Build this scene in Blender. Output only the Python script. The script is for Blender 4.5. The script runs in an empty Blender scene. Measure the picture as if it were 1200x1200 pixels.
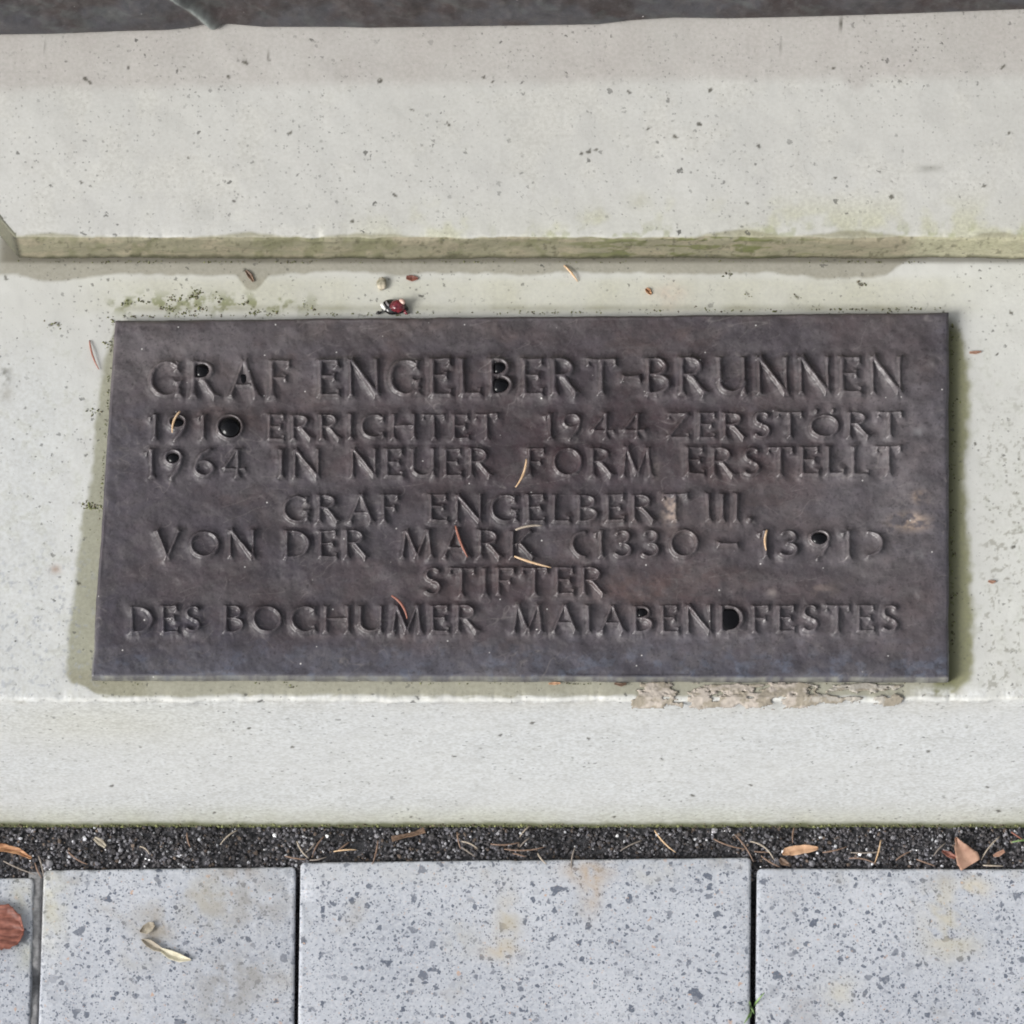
import bpy, bmesh, math, random
import numpy as np
from mathutils import Vector

# ------------------------------------------------------------------ camera, world, sun, exposure
S = bpy.context.scene
TH = math.radians(22.0)          # tilt of the camera from straight down
F = 6000.0                       # focal length in pixels of the 1200 px photograph
DIST = 3.0
SIN, COS = math.sin(TH), math.cos(TH)
FWD = np.array([0.0, SIN, -COS]); UP = np.array([0.0, COS, SIN])
CAM = -FWD * DIST
cam_d = bpy.data.cameras.new('camera'); cam = bpy.data.objects.new('camera', cam_d)
S.collection.objects.link(cam)
cam.location = CAM.tolist(); cam.rotation_euler = (TH, 0, 0)
cam_d.sensor_width = 36; cam_d.lens = 36 * F / 1200.0
cam_d.clip_start = 0.05; cam_d.clip_end = 500
S.camera = cam

W = bpy.data.worlds.new("World"); S.world = W; W.use_nodes = True
SUN_EL, SUN_AZ = math.radians(33), math.radians(240)     # azimuth clockwise from +Y: behind the photographer, to the left
wn = W.node_tree.nodes; wl = W.node_tree.links
sky = wn.new('ShaderNodeTexSky'); sky.sky_type = 'NISHITA'; sky.sun_disc = False
sky.sun_elevation = SUN_EL; sky.sun_rotation = SUN_AZ
sky.air_density = 1.0; sky.dust_density = 4.0; sky.ozone_density = 1.0
hs = wn.new('ShaderNodeHueSaturation'); hs.inputs['Saturation'].default_value = 0.22
bg = wn['Background']; bg.inputs['Strength'].default_value = 0.10
wl.new(sky.outputs[0], hs.inputs['Color']); wl.new(hs.outputs[0], bg.inputs['Color'])
sun_d = bpy.data.lights.new('sun', 'SUN'); sun_d.energy = 1.75; sun_d.angle = math.radians(25); sun_d.color = (1.0, 0.98, 0.95)
sun = bpy.data.objects.new('sun', sun_d); S.collection.objects.link(sun)
sv = Vector((math.sin(SUN_AZ) * math.cos(SUN_EL), math.cos(SUN_AZ) * math.cos(SUN_EL), math.sin(SUN_EL)))
sun.rotation_euler = sv.to_track_quat('Z', 'Y').to_euler(); sun.location = sv * 5
S.view_settings.view_transform = 'Standard'; S.view_settings.look = 'None'
S.cycles.filter_width = 1.9
S.view_settings.gamma = 1; S.view_settings.use_curve_mapping = False
S.view_settings.exposure = 0.63

rng = random.Random(7)
nrg = np.random.default_rng(11)

# ------------------------------------------------------------------ pixel -> place
def unz(px, py, z):
    """point of the horizontal plane z seen at a photo pixel"""
    px = np.asarray(px, float); py = np.asarray(py, float)
    rx = px - 600; ru = 600 - py
    ry = FWD[1] * F + UP[1] * ru; rz = FWD[2] * F + UP[2] * ru
    t = (np.asarray(z, float) - CAM[2]) / rz
    return CAM[0] + t * rx, CAM[1] + t * ry
def uny(py, y):
    """height at which the vertical plane y is seen at photo row py"""
    ru = 600 - np.asarray(py, float)
    ry = FWD[1] * F + UP[1] * ru; rz = FWD[2] * F + UP[2] * ru
    t = (y - CAM[1]) / ry
    return CAM[2] + t * rz
def proj(x, y, z):
    dy = y - CAM[1]; dz = z - CAM[2]
    d = dy * FWD[1] + dz * FWD[2]; u = dy * UP[1] + dz * UP[2]
    return 600 + F * x / d, 600 - F * u / d
U = float(unz(601, 600, 0)[0] - unz(600, 600, 0)[0])     # metres per pixel (0.0005)

# ------------------------------------------------------------------ numpy noise
_tab = np.random.default_rng(5).random((256, 256))
def vn(x, y, seed=0):
    x = np.asarray(x, float) + seed * 17.31; y = np.asarray(y, float) + seed * 9.77
    xi = np.floor(x).astype(int); yi = np.floor(y).astype(int)
    fx = x - xi; fy = y - yi
    fx = fx * fx * (3 - 2 * fx); fy = fy * fy * (3 - 2 * fy)
    x0, x1, y0, y1 = xi & 255, (xi + 1) & 255, yi & 255, (yi + 1) & 255
    return (_tab[x0, y0] * (1 - fx) + _tab[x1, y0] * fx) * (1 - fy) + (_tab[x0, y1] * (1 - fx) + _tab[x1, y1] * fx) * fy
def fbm(x, y, seed=0, octv=4):
    a, s, tot = 1.0, 0.0, 0.0
    for i in range(octv):
        s = s + a * vn(x * 2 ** i, y * 2 ** i, seed + i * 3); tot += a; a *= 0.55
    return s / tot
def sstep(a, b, x):
    t = np.clip((x - a) / (b - a), 0, 1)
    return t * t * (3 - 2 * t)
def lin(*c):
    c = np.array(c, float) / 255.0
    return np.where(c <= 0.04045, c / 12.92, ((c + 0.055) / 1.055) ** 2.4)

# ------------------------------------------------------------------ mesh and object helpers
def link(o, parent=None):
    S.collection.objects.link(o)
    if parent is not None: o.parent = parent
    return o
def tag(o, label, cat, group=None, kind=None):
    o['label'] = label; o['category'] = cat
    if group: o['group'] = group
    if kind: o['kind'] = kind
    return o
def structure(o):
    o['kind'] = 'structure'; return o
def empty(name, loc=(0, 0, 0)):
    o = bpy.data.objects.new(name, None); o.location = loc; o.empty_display_size = 0.02
    return link(o)
def raw_mesh(name, co, quads, smooth=True, paint=None, tris=None):
    me = bpy.data.meshes.new(name)
    co = np.asarray(co, np.float32).reshape(-1, 3)
    me.vertices.add(len(co)); me.vertices.foreach_set('co', co.ravel())
    nq = 0 if quads is None else len(quads); nt = 0 if tris is None else len(tris)
    loops = []
    if nq: loops.append(np.asarray(quads, np.int32).ravel())
    if nt: loops.append(np.asarray(tris, np.int32).ravel())
    loops = np.concatenate(loops)
    me.loops.add(len(loops)); me.loops.foreach_set('vertex_index', loops)
    me.polygons.add(nq + nt)
    st = np.concatenate([np.arange(nq) * 4, nq * 4 + np.arange(nt) * 3]).astype(np.int32)
    me.polygons.foreach_set('loop_start', st)
    me.polygons.foreach_set('use_smooth', np.full(nq + nt, smooth, bool))
    if paint is not None:
        at = me.attributes.new('paint', 'FLOAT_COLOR', 'POINT')
        at.data.foreach_set('color', np.asarray(paint, np.float32).ravel())
    me.update(calc_edges=True); me.validate()
    return me
def grid_quads(nr, nc, keep=None):
    i = np.arange(nr * nc).reshape(nr, nc)
    q = np.stack([i[:-1, :-1], i[:-1, 1:], i[1:, 1:], i[1:, :-1]], -1)
    return q.reshape(-1, 4) if keep is None else q[keep]
def obj(name, me, mat, parent=None):
    o = bpy.data.objects.new(name, me)
    if mat is not None and not me.materials: me.materials.append(mat)
    return link(o, parent)

class Paint:
    """deposits and stains of one surface: colour + opacity per vertex"""
    def __init__(s, shape):
        s.rgb = np.zeros(shape + (3,)); s.a = np.zeros(shape)
    def over(s, mask, col):
        mask = np.clip(mask, 0, 1); col = np.asarray(col, float)
        na = mask + s.a * (1 - mask)
        k = np.where(na > 1e-6, mask / np.maximum(na, 1e-6), 0)[..., None]
        s.rgb = s.rgb * (1 - k) + col * k; s.a = na
    def out(s):
        return np.concatenate([s.rgb, s.a[..., None]], -1).reshape(-1, 4)

# ------------------------------------------------------------------ materials
class NT:
    def __init__(s, name):
        s.m = bpy.data.materials.new(name); s.m.use_nodes = True
        s.t = s.m.node_tree; s.n = s.t.nodes; s.l = s.t.links
        s.b = s.n['Principled BSDF']
    def node(s, typ, **kw):
        n = s.n.new(typ)
        for k, v in kw.items(): setattr(n, k, v)
        return n
    def put(s, sock, v):
        if hasattr(v, 'is_output'): s.l.new(v, sock)
        elif isinstance(v, (tuple, list, np.ndarray)):
            v = tuple(float(q) for q in v)
            sock.default_value = v + (1.0,) if len(v) == 3 and sock.type == 'RGBA' else v
        else: sock.default_value = v
    def math(s, op, a, b=0.0, c=0.0, clamp=False):
        n = s.node('ShaderNodeMath', operation=op, use_clamp=clamp)
        s.put(n.inputs[0], a); s.put(n.inputs[1], b); s.put(n.inputs[2], c); return n.outputs[0]
    def mix(s, f, a, b, mode='MIX'):
        n = s.node('ShaderNodeMix', data_type='RGBA', blend_type=mode)
        s.put(n.inputs[0], f); s.put(n.inputs[6], a); s.put(n.inputs[7], b); return n.outputs[2]
    def ramp(s, v, lo, hi, a=0.0, b=1.0):
        n = s.node('ShaderNodeMapRange', interpolation_type='SMOOTHSTEP')
        s.put(n.inputs[0], v); s.put(n.inputs[1], lo); s.put(n.inputs[2], hi); s.put(n.inputs[3], a); s.put(n.inputs[4], b); return n.outputs[0]
    def noise(s, vec, scale, detail=3, rough=0.55):
        n = s.node('ShaderNodeTexNoise'); s.put(n.inputs['Vector'], vec)
        n.inputs['Scale'].default_value = scale; n.inputs['Detail'].default_value = detail; n.inputs['Roughness'].default_value = rough
        return n
    def vor(s, vec, scale, feature='F1', rand=1.0):
        n = s.node('ShaderNodeTexVoronoi', feature=feature); s.put(n.inputs['Vector'], vec)
        n.inputs['Scale'].default_value = scale; n.inputs['Randomness'].default_value = rand
        return n
    def coords(s, random_shift=False):
        c = s.node('ShaderNodeTexCoord').outputs['Object']
        if random_shift:
            r = s.node('ShaderNodeObjectInfo').outputs['Random']
            v = s.node('ShaderNodeVectorMath', operation='ADD'); s.put(v.inputs[0], c)
            k = s.math('MULTIPLY', r, 13.7); cx = s.node('ShaderNodeCombineXYZ'); s.put(cx.inputs[0], k); s.put(cx.inputs[1], k)
            s.l.new(cx.outputs[0], v.inputs[1]); c = v.outputs[0]
        return c
    def warp(s, vec, scale, amt):
        n = s.noise(vec, scale, 2)
        a = s.node('ShaderNodeVectorMath', operation='SUBTRACT'); s.l.new(n.outputs['Color'], a.inputs[0]); a.inputs[1].default_value = (.5, .5, .5)
        b = s.node('ShaderNodeVectorMath', operation='SCALE'); s.l.new(a.outputs[0], b.inputs[0]); b.inputs['Scale'].default_value = amt
        c = s.node('ShaderNodeVectorMath', operation='ADD'); s.put(c.inputs[0], vec); s.l.new(b.outputs[0], c.inputs[1]); return c.outputs[0]
    def chan(s, col, i):
        n = s.node('ShaderNodeSeparateColor'); s.put(n.inputs[0], col); return n.outputs[i]
    def bump(s, h, strength, dist, prev=None):
        n = s.node('ShaderNodeBump'); s.put(n.inputs['Height'], h)
        n.inputs['Strength'].default_value = strength; n.inputs['Distance'].default_value = dist
        if prev is not None: s.l.new(prev, n.inputs['Normal'])
        return n.outputs[0]
    def spec(s, col, rough, spec=0.5, normal=None):
        s.put(s.b.inputs['Base Color'], col); s.put(s.b.inputs['Roughness'], rough)
        s.put(s.b.inputs['Specular IOR Level'], spec)
        if normal is not None: s.l.new(normal, s.b.inputs['Normal'])
        return s.m

def stone_material():
    m = NT('cast_stone'); c = m.coords()
    base = m.mix(m.ramp(m.noise(c, 9, 4).outputs[0], .3, .7), (.535, .537, .506), (.585, .590, .562))
    base = m.mix(m.ramp(m.noise(c, 55, 4).outputs[0], .42, .72, 0, .45), base, (.49, .488, .465))
    # faint smears that run down the slope
    mp = m.node('ShaderNodeMapping'); m.put(mp.inputs[0], c); mp.inputs[3].default_value = (260, 60, 60)
    base = m.mix(m.ramp(m.noise(mp.outputs[0], 1, 3).outputs[0], .56, .74, 0, .22), base, (.45, .445, .42))
    att = m.node('ShaderNodeAttribute', attribute_name='paint')
    n2 = m.noise(c, 420, 3).outputs[0]
    stain = m.mix(m.ramp(n2, .3, .7, 0, .35), att.outputs['Color'], (.16, .15, .10))
    base = m.mix(att.outputs['Alpha'], base, stain)
    # pores and grime specks in three sizes
    pores = None; many = m.ramp(m.noise(c, 17, 3, .6).outputs[0], .34, .62, .3, 1)
    for sc, thr, rmax, wamt, dens in ((70, .84, .15, .010, .95), (150, .78, .27, .006, .85), (300, .74, .36, .003, .7), (560, .72, .45, .0015, .55)):
        v = m.vor(m.warp(c, sc * 2.2, wamt), sc)
        sel = m.math('GREATER_THAN', m.chan(v.outputs['Color'], 0), thr)
        rad = m.math('MULTIPLY', m.chan(v.outputs['Color'], 1), rmax)
        d = m.math('DIVIDE', v.outputs['Distance'], m.math('MAXIMUM', rad, .02))
        k = m.math('MULTIPLY', m.math('MULTIPLY', m.ramp(d, .7, 1.1, 1, 0), sel), m.math('MULTIPLY', m.ramp(m.chan(v.outputs['Color'], 2), .0, .9, .15, 1), dens))
        pores = k if pores is None else m.math('MAXIMUM', pores, k)
    # hairline scratches
    for sc, off in ((34, 0.0), (60, 7.0)):
        hv = m.noise(m.warp(c, 90, .006), sc, 1).outputs[0]
        hl = m.ramp(m.math('ABSOLUTE', m.math('SUBTRACT', hv, .5)), .0012, .004, 1, 0)
        hm = m.ramp(m.noise(c, 48 + off, 3, .7).outputs[0], .60, .68)
        base = m.mix(m.math('MULTIPLY', m.math('MULTIPLY', hl, hm), .38), base, (.20, .20, .18))
    pores = m.math('MULTIPLY', pores, many)
    base = m.mix(pores, base, (.075, .075, .068))
    nb = m.bump(m.noise(c, 900, 4, .6).outputs[0], .06, .0005)
    nb = m.bump(m.math('SUBTRACT', 1.0, pores), .5, .0006, nb)
    return m.spec(base, .72, .3, nb)

def slab_material():
    m = NT('aggregate_concrete'); c = m.coords(True)
    base = m.mix(m.ramp(m.noise(c, 14, 4).outputs[0], .3, .7), (.365, .388, .435), (.445, .465, .508))
    base = m.mix(m.ramp(m.noise(c, 420, 3).outputs[0], .42, .68, 0, .5), base, (.54, .55, .575))
    chips = None; hts = None
    for sc, thr, gap, warp_s, warp_a in ((105, .945, .12, 190, .004), (165, .84, .10, 280, .0028), (290, .72, .08, 520, .0014), (520, .60, .06, 1000, .0008), (900, .62, .06, 1700, .0005)):
        w = m.warp(c, warp_s, warp_a)
        v = m.vor(w, sc); e = m.vor(w, sc, 'DISTANCE_TO_EDGE')
        r = m.chan(v.outputs['Color'], 0)
        sel = m.math('GREATER_THAN', r, thr)
        g = m.math('ADD', gap, m.math('MULTIPLY', m.chan(v.outputs['Color'], 1), .16))
        k = m.math('MULTIPLY', m.ramp(m.math('SUBTRACT', e.outputs['Distance'], g), 0, .05), sel)
        tone = m.mix(m.chan(v.outputs['Color'], 2), (.085, .100, .135), (.34, .355, .39))
        warm = m.math('GREATER_THAN', m.chan(v.outputs['Color'], 1), .93)
        tone = m.mix(warm, tone, (.46, .33, .26))
        k2 = m.math('MULTIPLY', k, m.ramp(m.chan(v.outputs['Color'], 2), 0, 1, .95, .45))
        base = m.mix(k2, base, tone)
    dirt = m.ramp(m.noise(c, 22, 5, .6).outputs[0], .58, .75, 0, .55)
    base = m.mix(dirt, base, (.30, .28, .25))
    att = m.node('ShaderNodeAttribute', attribute_name='paint')
    base = m.mix(att.outputs['Alpha'], base, att.outputs['Color'])
    nb = m.bump(m.noise(c, 1100, 4, .65).outputs[0], .3, .0005)
    return m.spec(base, .8, .25, nb)

def bronze_material(name, scale=1.0, rough=(.34, .6), bump=.3):
    m = NT(name); c = m.coords()
    att = m.node('ShaderNodeAttribute', attribute_name='paint')
    n1 = m.noise(m.warp(c, 60 * scale, .01), 90 * scale, 5, .6).outputs[0]
    base = m.mix(m.ramp(n1, .3, .7, .0, .5), att.outputs['Color'], (.030, .027, .029))
    n3 = m.noise(c, 700 * scale, 3).outputs[0]
    base = m.mix(m.ramp(n3, .55, .75, 0, .28), base, (.14, .135, .14))
    v = m.vor(c, 330)
    glint = m.math('MULTIPLY', m.math('GREATER_THAN', m.chan(v.outputs['Color'], 0), .982), m.ramp(v.outputs['Distance'], .10, .2, 1, 0))
    base = m.mix(glint, base, (.55, .54, .52))
    nb = m.bump(n3, bump, .0006)
    nb = m.bump(m.noise(c, 210 * scale, 4, .6).outputs[0], bump, .0022, nb)
    m.spec(base, m.ramp(n1, .3, .7, rough[0], rough[1]), .6, nb)
    return m.m

def attr_material(name, rough=.85, spec=.3, nscale=900, dark=.6):
    """colour per vertex attribute (each grain has its own colour)"""
    m = NT(name); c = m.coords()
    att = m.node('ShaderNodeAttribute', attribute_name='paint')
    n = m.noise(c, nscale, 3).outputs[0]
    base = m.mix(m.ramp(n, .3, .7, 0, .5), att.outputs['Color'], m.mix(dark, att.outputs['Color'], (.01, .01, .01)))
    return m.spec(base, rough, spec)

def plain(name, a, b, scale, rough=.6, spec=.4, bump=.2, stretch=None):
    m = NT(name); c = m.coords()
    if stretch:
        mp = m.node('ShaderNodeMapping'); m.put(mp.inputs[0], c); mp.inputs[3].default_value = stretch; c = mp.outputs[0]
    n = m.noise(c, scale, 4, .6).outputs[0]
    return m.spec(m.mix(m.ramp(n, .3, .7), a, b), rough, spec, m.bump(n, bump, .0004))

M_stone = stone_material()
M_slab = slab_material()
M_plaque = bronze_material('patinated_bronze', 1.0, (.32, .5), .15)
M_foot = bronze_material('fountain_bronze', .7, (.42, .65), .25)
M_grit = attr_material('grit_grains')
M_bed = plain('grit_bed', (.03, .03, .034), (.085, .085, .092), 500, .95, .2, .8)
M_ground = plain('bedding_soil', (.015, .015, .016), (.05, .05, .052), 300, .95, .2, .6)
M_sand = plain('joint_sand', (.17, .17, .175), (.28, .28, .285), 350, .95, .2, .6)
M_moss = attr_material('moss_tufts', .95, .2)
M_mortar = attr_material('old_mortar', .9, .2, 260, .35)
m = NT('standing_water'); m.spec((.004, .004, .005), .03, .5); m.b.inputs['IOR'].default_value = 1.33; M_water = m.m
NEEDLE = {
    'tan': plain('needle_tan', (.52, .34, .19), (.68, .50, .33), 400, .5),
    'pale': plain('needle_pale', (.30, .25, .20), (.44, .38, .31), 400, .5),
    'red': plain('needle_red', (.22, .085, .06), (.34, .15, .11), 400, .5),
    'brown': plain('needle_brown', (.15, .095, .068), (.26, .175, .13), 400, .55),
    'grey': plain('needle_grey', (.17, .145, .125), (.28, .24, .21), 400, .6),
}

# ------------------------------------------------------------------ key levels
Y_EDGE = float(unz(600, 821, 0)[1])                  # front edge of the lower step
Z_GRIT = float(uny(968, Y_EDGE))                     # grit at its foot
Z_SLAB = Z_GRIT + 0.004
Y_RISE = float(unz(600, 306, 0)[1])                  # riser of the upper step
H1 = float(uny(280, Y_RISE))                         # its tread
Y_RISE2 = float(unz(600, 92, H1)[1])                 # riser below the bronze
PT = 0.008                                           # plaque thickness

def columns(step, lo=-140, hi=1340, far=0.75):
    a = float(unz(lo, 600, 0)[0]); b = float(unz(hi, 600, 0)[0])
    core = np.arange(a, b, step)
    left = a - np.geomspace(0.002, far, 40)[::-1]; right = core[-1] + np.geomspace(0.002, far, 40)
    return np.concatenate([left, core, right])

# ------------------------------------------------------------------ ground and paving
gm = raw_mesh('ground', [(-40, -40, Z_GRIT - .03), (40, -40, Z_GRIT - .03), (40, 40, Z_GRIT - .03), (-40, 40, Z_GRIT - .03)], [(0, 1, 2, 3)], False)
structure(obj('ground', gm, M_ground))

# ------------------------------------------------------------------ fountain: lower step, upper step, bronze foot
fountain = empty('fountain', (0, Y_RISE2 + .2, Z_GRIT))
tag(fountain, 'pale cast stone fountain base in two steps with dark bronze foot above', 'fountain')
def under_fountain(o):
    o.parent = fountain; o.matrix_parent_inverse = fountain.matrix_world.inverted()
bpy.context.view_layer.update()


def dots(P, PX, PY, lst, on, sq=1.0):
    for (dx_, dy_, dr_) in lst:
        w_ = (np.abs(PX - dx_) < 12) & (np.abs(PY - dy_) < 12)
        if not w_.any(): continue
        d_ = np.hypot(PX - dx_ + (PY - dy_) * (dx_ % 7 - 3) * .2, (PY - dy_) * sq) + (fbm(PX / 2.4, PY / 2.4, int(dx_) % 50, 2) - .5) * 5.0
        P.over(np.where(w_, sstep(dr_ + .9, dr_ - .7, d_), 0) * on * .85, lin(62, 60, 54))

R_E = .0022
xs = columns(.0008)
ys_t = np.arange(float(unz(600, 190, 0)[1]) , Y_EDGE + R_E, -.0008)
prof = [(y, 0.0) for y in np.linspace(ys_t[0] + .3, ys_t[0] + .002, 60)] + [(y, 0.0) for y in ys_t]
for a in np.linspace(0, math.pi / 2, 7):
    prof.append((Y_EDGE + R_E - R_E * math.sin(a), -R_E + R_E * math.cos(a)))
for z in np.arange(-R_E - .001, Z_GRIT - .04, -.0013): prof.append((Y_EDGE, z))
prof = np.array(prof)
X = np.repeat(xs[None, :], len(prof), 0)
Y = np.repeat(prof[:, 0][:, None], len(xs), 1); Z = np.repeat(prof[:, 1][:, None], len(xs), 1)
PX, PY = proj(X, Y, Z)
on_edge = np.exp(-((Y - Y_EDGE) ** 2 + Z ** 2) / .006 ** 2)
Y = Y + on_edge * (fbm(X * 60, X * 0 + 3, 1) - .5) * .0034 + (Z < -.001) * (fbm(X * 25, Z * 25, 2) - .5) * .0012
Z = Z + (Z > -.001) * ((fbm(X * 30, Y * 30, 3) - .5) * .0012) - on_edge * fbm(X * 140, X * 0 + 9, 4) ** 3 * .0022
P = Paint(X.shape)
tread = sstep(826, 818, PY)
face = 1 - tread
n_a = fbm(PX / 40, PY / 40, 20); n_b = fbm(PX / 12, PY / 12, 24); n_c = fbm(PX / 90, PY / 90, 28); n_d = fbm(PX / 5, PY / 5, 33, 3)
# cool clean areas of the tread left and right of the plaque
P.over(tread * .45 * sstep(150, 30, PX) * sstep(350, 480, PY), lin(205, 209, 212))
P.over(tread * .35 * sstep(1135, 1180, PX) * n_a, lin(212, 213, 205))
P.over(tread * .4 * sstep(.58, .72, n_b) * sstep(330, 420, PY), lin(196, 198, 190))
# yellowish growth between the riser and the plaque
P.over(tread * sstep(318, 334, PY) * sstep(376, 358, PY) * (.15 + .4 * n_a) * sstep(60, 160, PX) * sstep(1180, 1080, PX), lin(186, 184, 156))
P.over(tread * np.exp(-((PY - 356) / 12.0) ** 2) * sstep(.5, .62, n_b) * sstep(110, 150, PX) * sstep(420, 300, PX) * .8, lin(120, 125, 80))
# wet dirt below the upper step
lim = 321 + 10 * (fbm(PX / 55, PX * 0 + 2, 41) - .5) + 5 * (n_b - .5) + 18 * np.exp(-(np.abs(PX - 295) / 15.0) ** 3) + 5 * np.exp(-((PX - 60) / 50.0) ** 2) + 5 * np.exp(-((PX - 990) / 55.0) ** 2) - 20 * sstep(1030, 1075, PX)
P.over(tread * sstep(lim + 2.5, lim - 2.5, PY) * sstep(-30, 14, PX + (PY - 300) * .4) * .78, lin(148, 144, 130))
P.over(tread * sstep(311, 305, PY) * sstep(-10, 8, PX) * .7, lin(92, 88, 76))
# green-brown run-off around the plaque
ed = np.interp(PY, [365, 420, 500, 570, 600, 627, 700, 735, 790, 812], [136, 122, 110, 105, 98, 94, 86, 80, 77, 92]) + 7 * (n_b - .5) + 6 * (n_a - .5)
bl = 816 + 4 * (n_b - .5) + 3 * (n_a - .5) - 14 * sstep(125, 90, PX)
lf = sstep(ed - 3, ed + 5, PX) * sstep(180, 160, PX) * sstep(366, 400, PY) * sstep(bl + 2, bl - 2, PY)
P.over(tread * lf * .85, lin(146, 146, 126))
bt = sstep(780, 792, PY) * sstep(bl + 2, bl - 2, PY) * sstep(ed - 3, ed + 5, PX) * sstep(1136, 1108, PX + (n_b - .5) * 10)
P.over(tread * bt * .85, lin(150, 148, 130))
er = np.interp(PY, [372, 395, 430, 500, 560, 700, 790, 815], [1120, 1126, 1134, 1134, 1130, 1138, 1140, 1116]) + 10 * (n_b - .5)
rt = sstep(er + 7, er - 5, PX) * sstep(1090, 1100, PX) * sstep(368, 392, PY) * sstep(818, 806, PY)
P.over(tread * rt * .9, lin(134, 134, 98))
P.over(tread * rt * sstep(1126, 1112, PX) * .6, lin(92, 94, 60))  # darkest strip close along the plaque's right edge
P.over(tread * sstep(368, 360, PY) * sstep(354, 362, PY) * sstep(130, 140, PX) * sstep(1118, 1106, PX) * .7 * n_a, lin(120, 118, 90))
# rust mark, blue-grey smears
P.over(np.exp(-(((PX - 65) / 6) ** 2 + ((PY - 667) / 5) ** 2)) * .7, lin(160, 130, 110))
P.over(np.exp(-(((PX - 5) / 7) ** 2 + ((PY - 442) / 14) ** 2)) * sstep(.4, .6, n_b) * .9, lin(105, 105, 100))
P.over(np.exp(-(((PX - 8) / 7) ** 2 + ((PY - 462) / 9) ** 2)) * .45, lin(150, 145, 135))
P.over(tread * sstep(130, 90, PX) * sstep(-140, -60, PX) * sstep(.63, .7, n_d) * sstep(600, 700, PY) * .5, lin(150, 155, 165))
P.over(tread * sstep(1140, 1160, PX) * sstep(1340, 1260, PX) * sstep(.62, .7, n_d) * sstep(400, 560, PY) * .6, lin(140, 138, 128))
P.over(np.exp(-(((PX - 784) / 20) ** 2 + ((PY - 346) / 14) ** 2)) * .5 * n_b, lin(196, 160, 140))
# lime along the edge
lime = np.exp(-((PY - (817.5 + 2 * (n_a - .5))) / 3.2) ** 2) * sstep(.40, .55, fbm(PX / 22, PY / 3, 51)) * sstep(745, 700, PX)
P.over(lime * .7 * sstep(.3, .6, n_b), lin(226, 227, 226))
lime2 = np.exp(-((PY - 813) / 7.0) ** 2) * sstep(1055, 1085, PX) * sstep(.4, .6, n_b)
P.over(lime2 * .6, lin(222, 224, 224))
P.over(np.exp(-((PY - 824) / 2.2) ** 2) * sstep(.42, .6, fbm(PX / 16, PY / 3, 57)) * .55, lin(146, 138, 122))
# front face: cool wash, horizontal dirt, green foot
P.over(face * .5 * sstep(.4, .65, fbm(PX / 160, PY / 30, 61)), lin(206, 209, 208))
P.over(face * .6, lin(214, 216, 217))  # extra white painted in to stand for the weak light from the front
P.over(face * sstep(.60, .76, fbm(PX / 30, PY / 3.5, 65)) * .13, lin(150, 150, 142))
P.over(face * sstep(935, 966, PY) * (.15 + .45 * n_a), lin(190, 192, 160))
P.over(face * sstep(961, 967, PY + 3 * (n_b - .5)) * .9, lin(92, 98, 58))
P.over(face * sstep(845, 824, PY) * (.35 * n_a) * sstep(140, 400, PX), lin(192, 186, 172))
P.over(face * np.exp(-(((PX - 120) / 130) ** 2 + ((PY - 845) / 28) ** 2)) * .3, lin(200, 196, 170))
dots(P, PX, PY, [(7, 326, 2.4), (60, 381, 2.2), (68, 380, 2), (286, 317, 2), (447, 375, 1.5), (92, 684, 2.2), (1020, 570, 2.2), (1188, 640, 2.4), (1143, 520, 1.6), (855, 322, 2.4), (933, 347, 2), (1008, 332, 2.6), (875, 343, 1.8), (1105, 366, 2), (1185, 367, 2.2), (1168, 415, 1.6)], tread)
dots(P, PX, PY, [(272, 846, 2), (293, 853, 2), (344, 875, 2), (624, 847, 2.2), (587, 861, 2), (605, 870, 1.8), (532, 886, 1.8), (563, 877, 1.6), (690, 865, 1.8), (775, 889, 2), (131, 921, 2), (880, 920, 2), (1028, 877, 1.8), (1088, 880, 2.2), (1158, 922, 2), (250, 953, 2), (482, 957, 1.6), (165, 876, 1.8), (812, 932, 1.8), (1140, 881, 1.6), (905, 878, 1.6), (610, 912, 1.6), (1170, 950, 2), (720, 957, 1.6)], face, 1.9)
me = raw_mesh('lower_step', np.stack([X, Y, Z], -1), grid_quads(*X.shape)[:, ::-1], True, P.out())
o = obj('lower_step', me, M_stone); under_fountain(o)

# upper step
xs = columns(.0008)
XC = float(unz(17, 280, H1)[0])
prof = [(Y_RISE + .012, .0012, 1.0), (Y_RISE + .004, .0016, 1.0), (Y_RISE + .0008, .0024, 1.0)]
for z in np.arange(.0034, H1 - .003, .0012): prof.append((Y_RISE, z, 1.0))
R1 = .0026
for a in np.linspace(0, math.pi / 2, 8): prof.append((Y_RISE + R1 - R1 * math.cos(a), H1 - R1 + R1 * math.sin(a), 1.0))
YF = Y_RISE2 + .012
for y in np.arange(Y_RISE + R1 + .001, YF, .0009): prof.append((y, H1, 1 - (y - Y_RISE) / (YF - Y_RISE)))
for t in np.linspace(.002, .30, 40): prof.append((YF + t, H1, 0.0))
prof = np.array(prof)
X = np.repeat(xs[None, :], len(prof), 0)
shift = np.minimum(np.maximum(0, XC - X) * 1.27, YF - Y_RISE - .02)
Y = prof[:, 0][:, None] + shift * prof[:, 2][:, None]; Z = np.repeat(prof[:, 1][:, None], len(xs), 1)
PX, PY = proj(X, Y, Z)
edge1 = np.exp(-((Y - Y_RISE - shift) ** 2 + (Z - H1) ** 2) / .005 ** 2)
Y = Y + edge1 * (fbm(X * 70, X * 0 + 5, 6) - .5) * .003 + (Z < H1 - .002) * (fbm(X * 40, Z * 70, 7) - .45) * .0028
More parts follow.
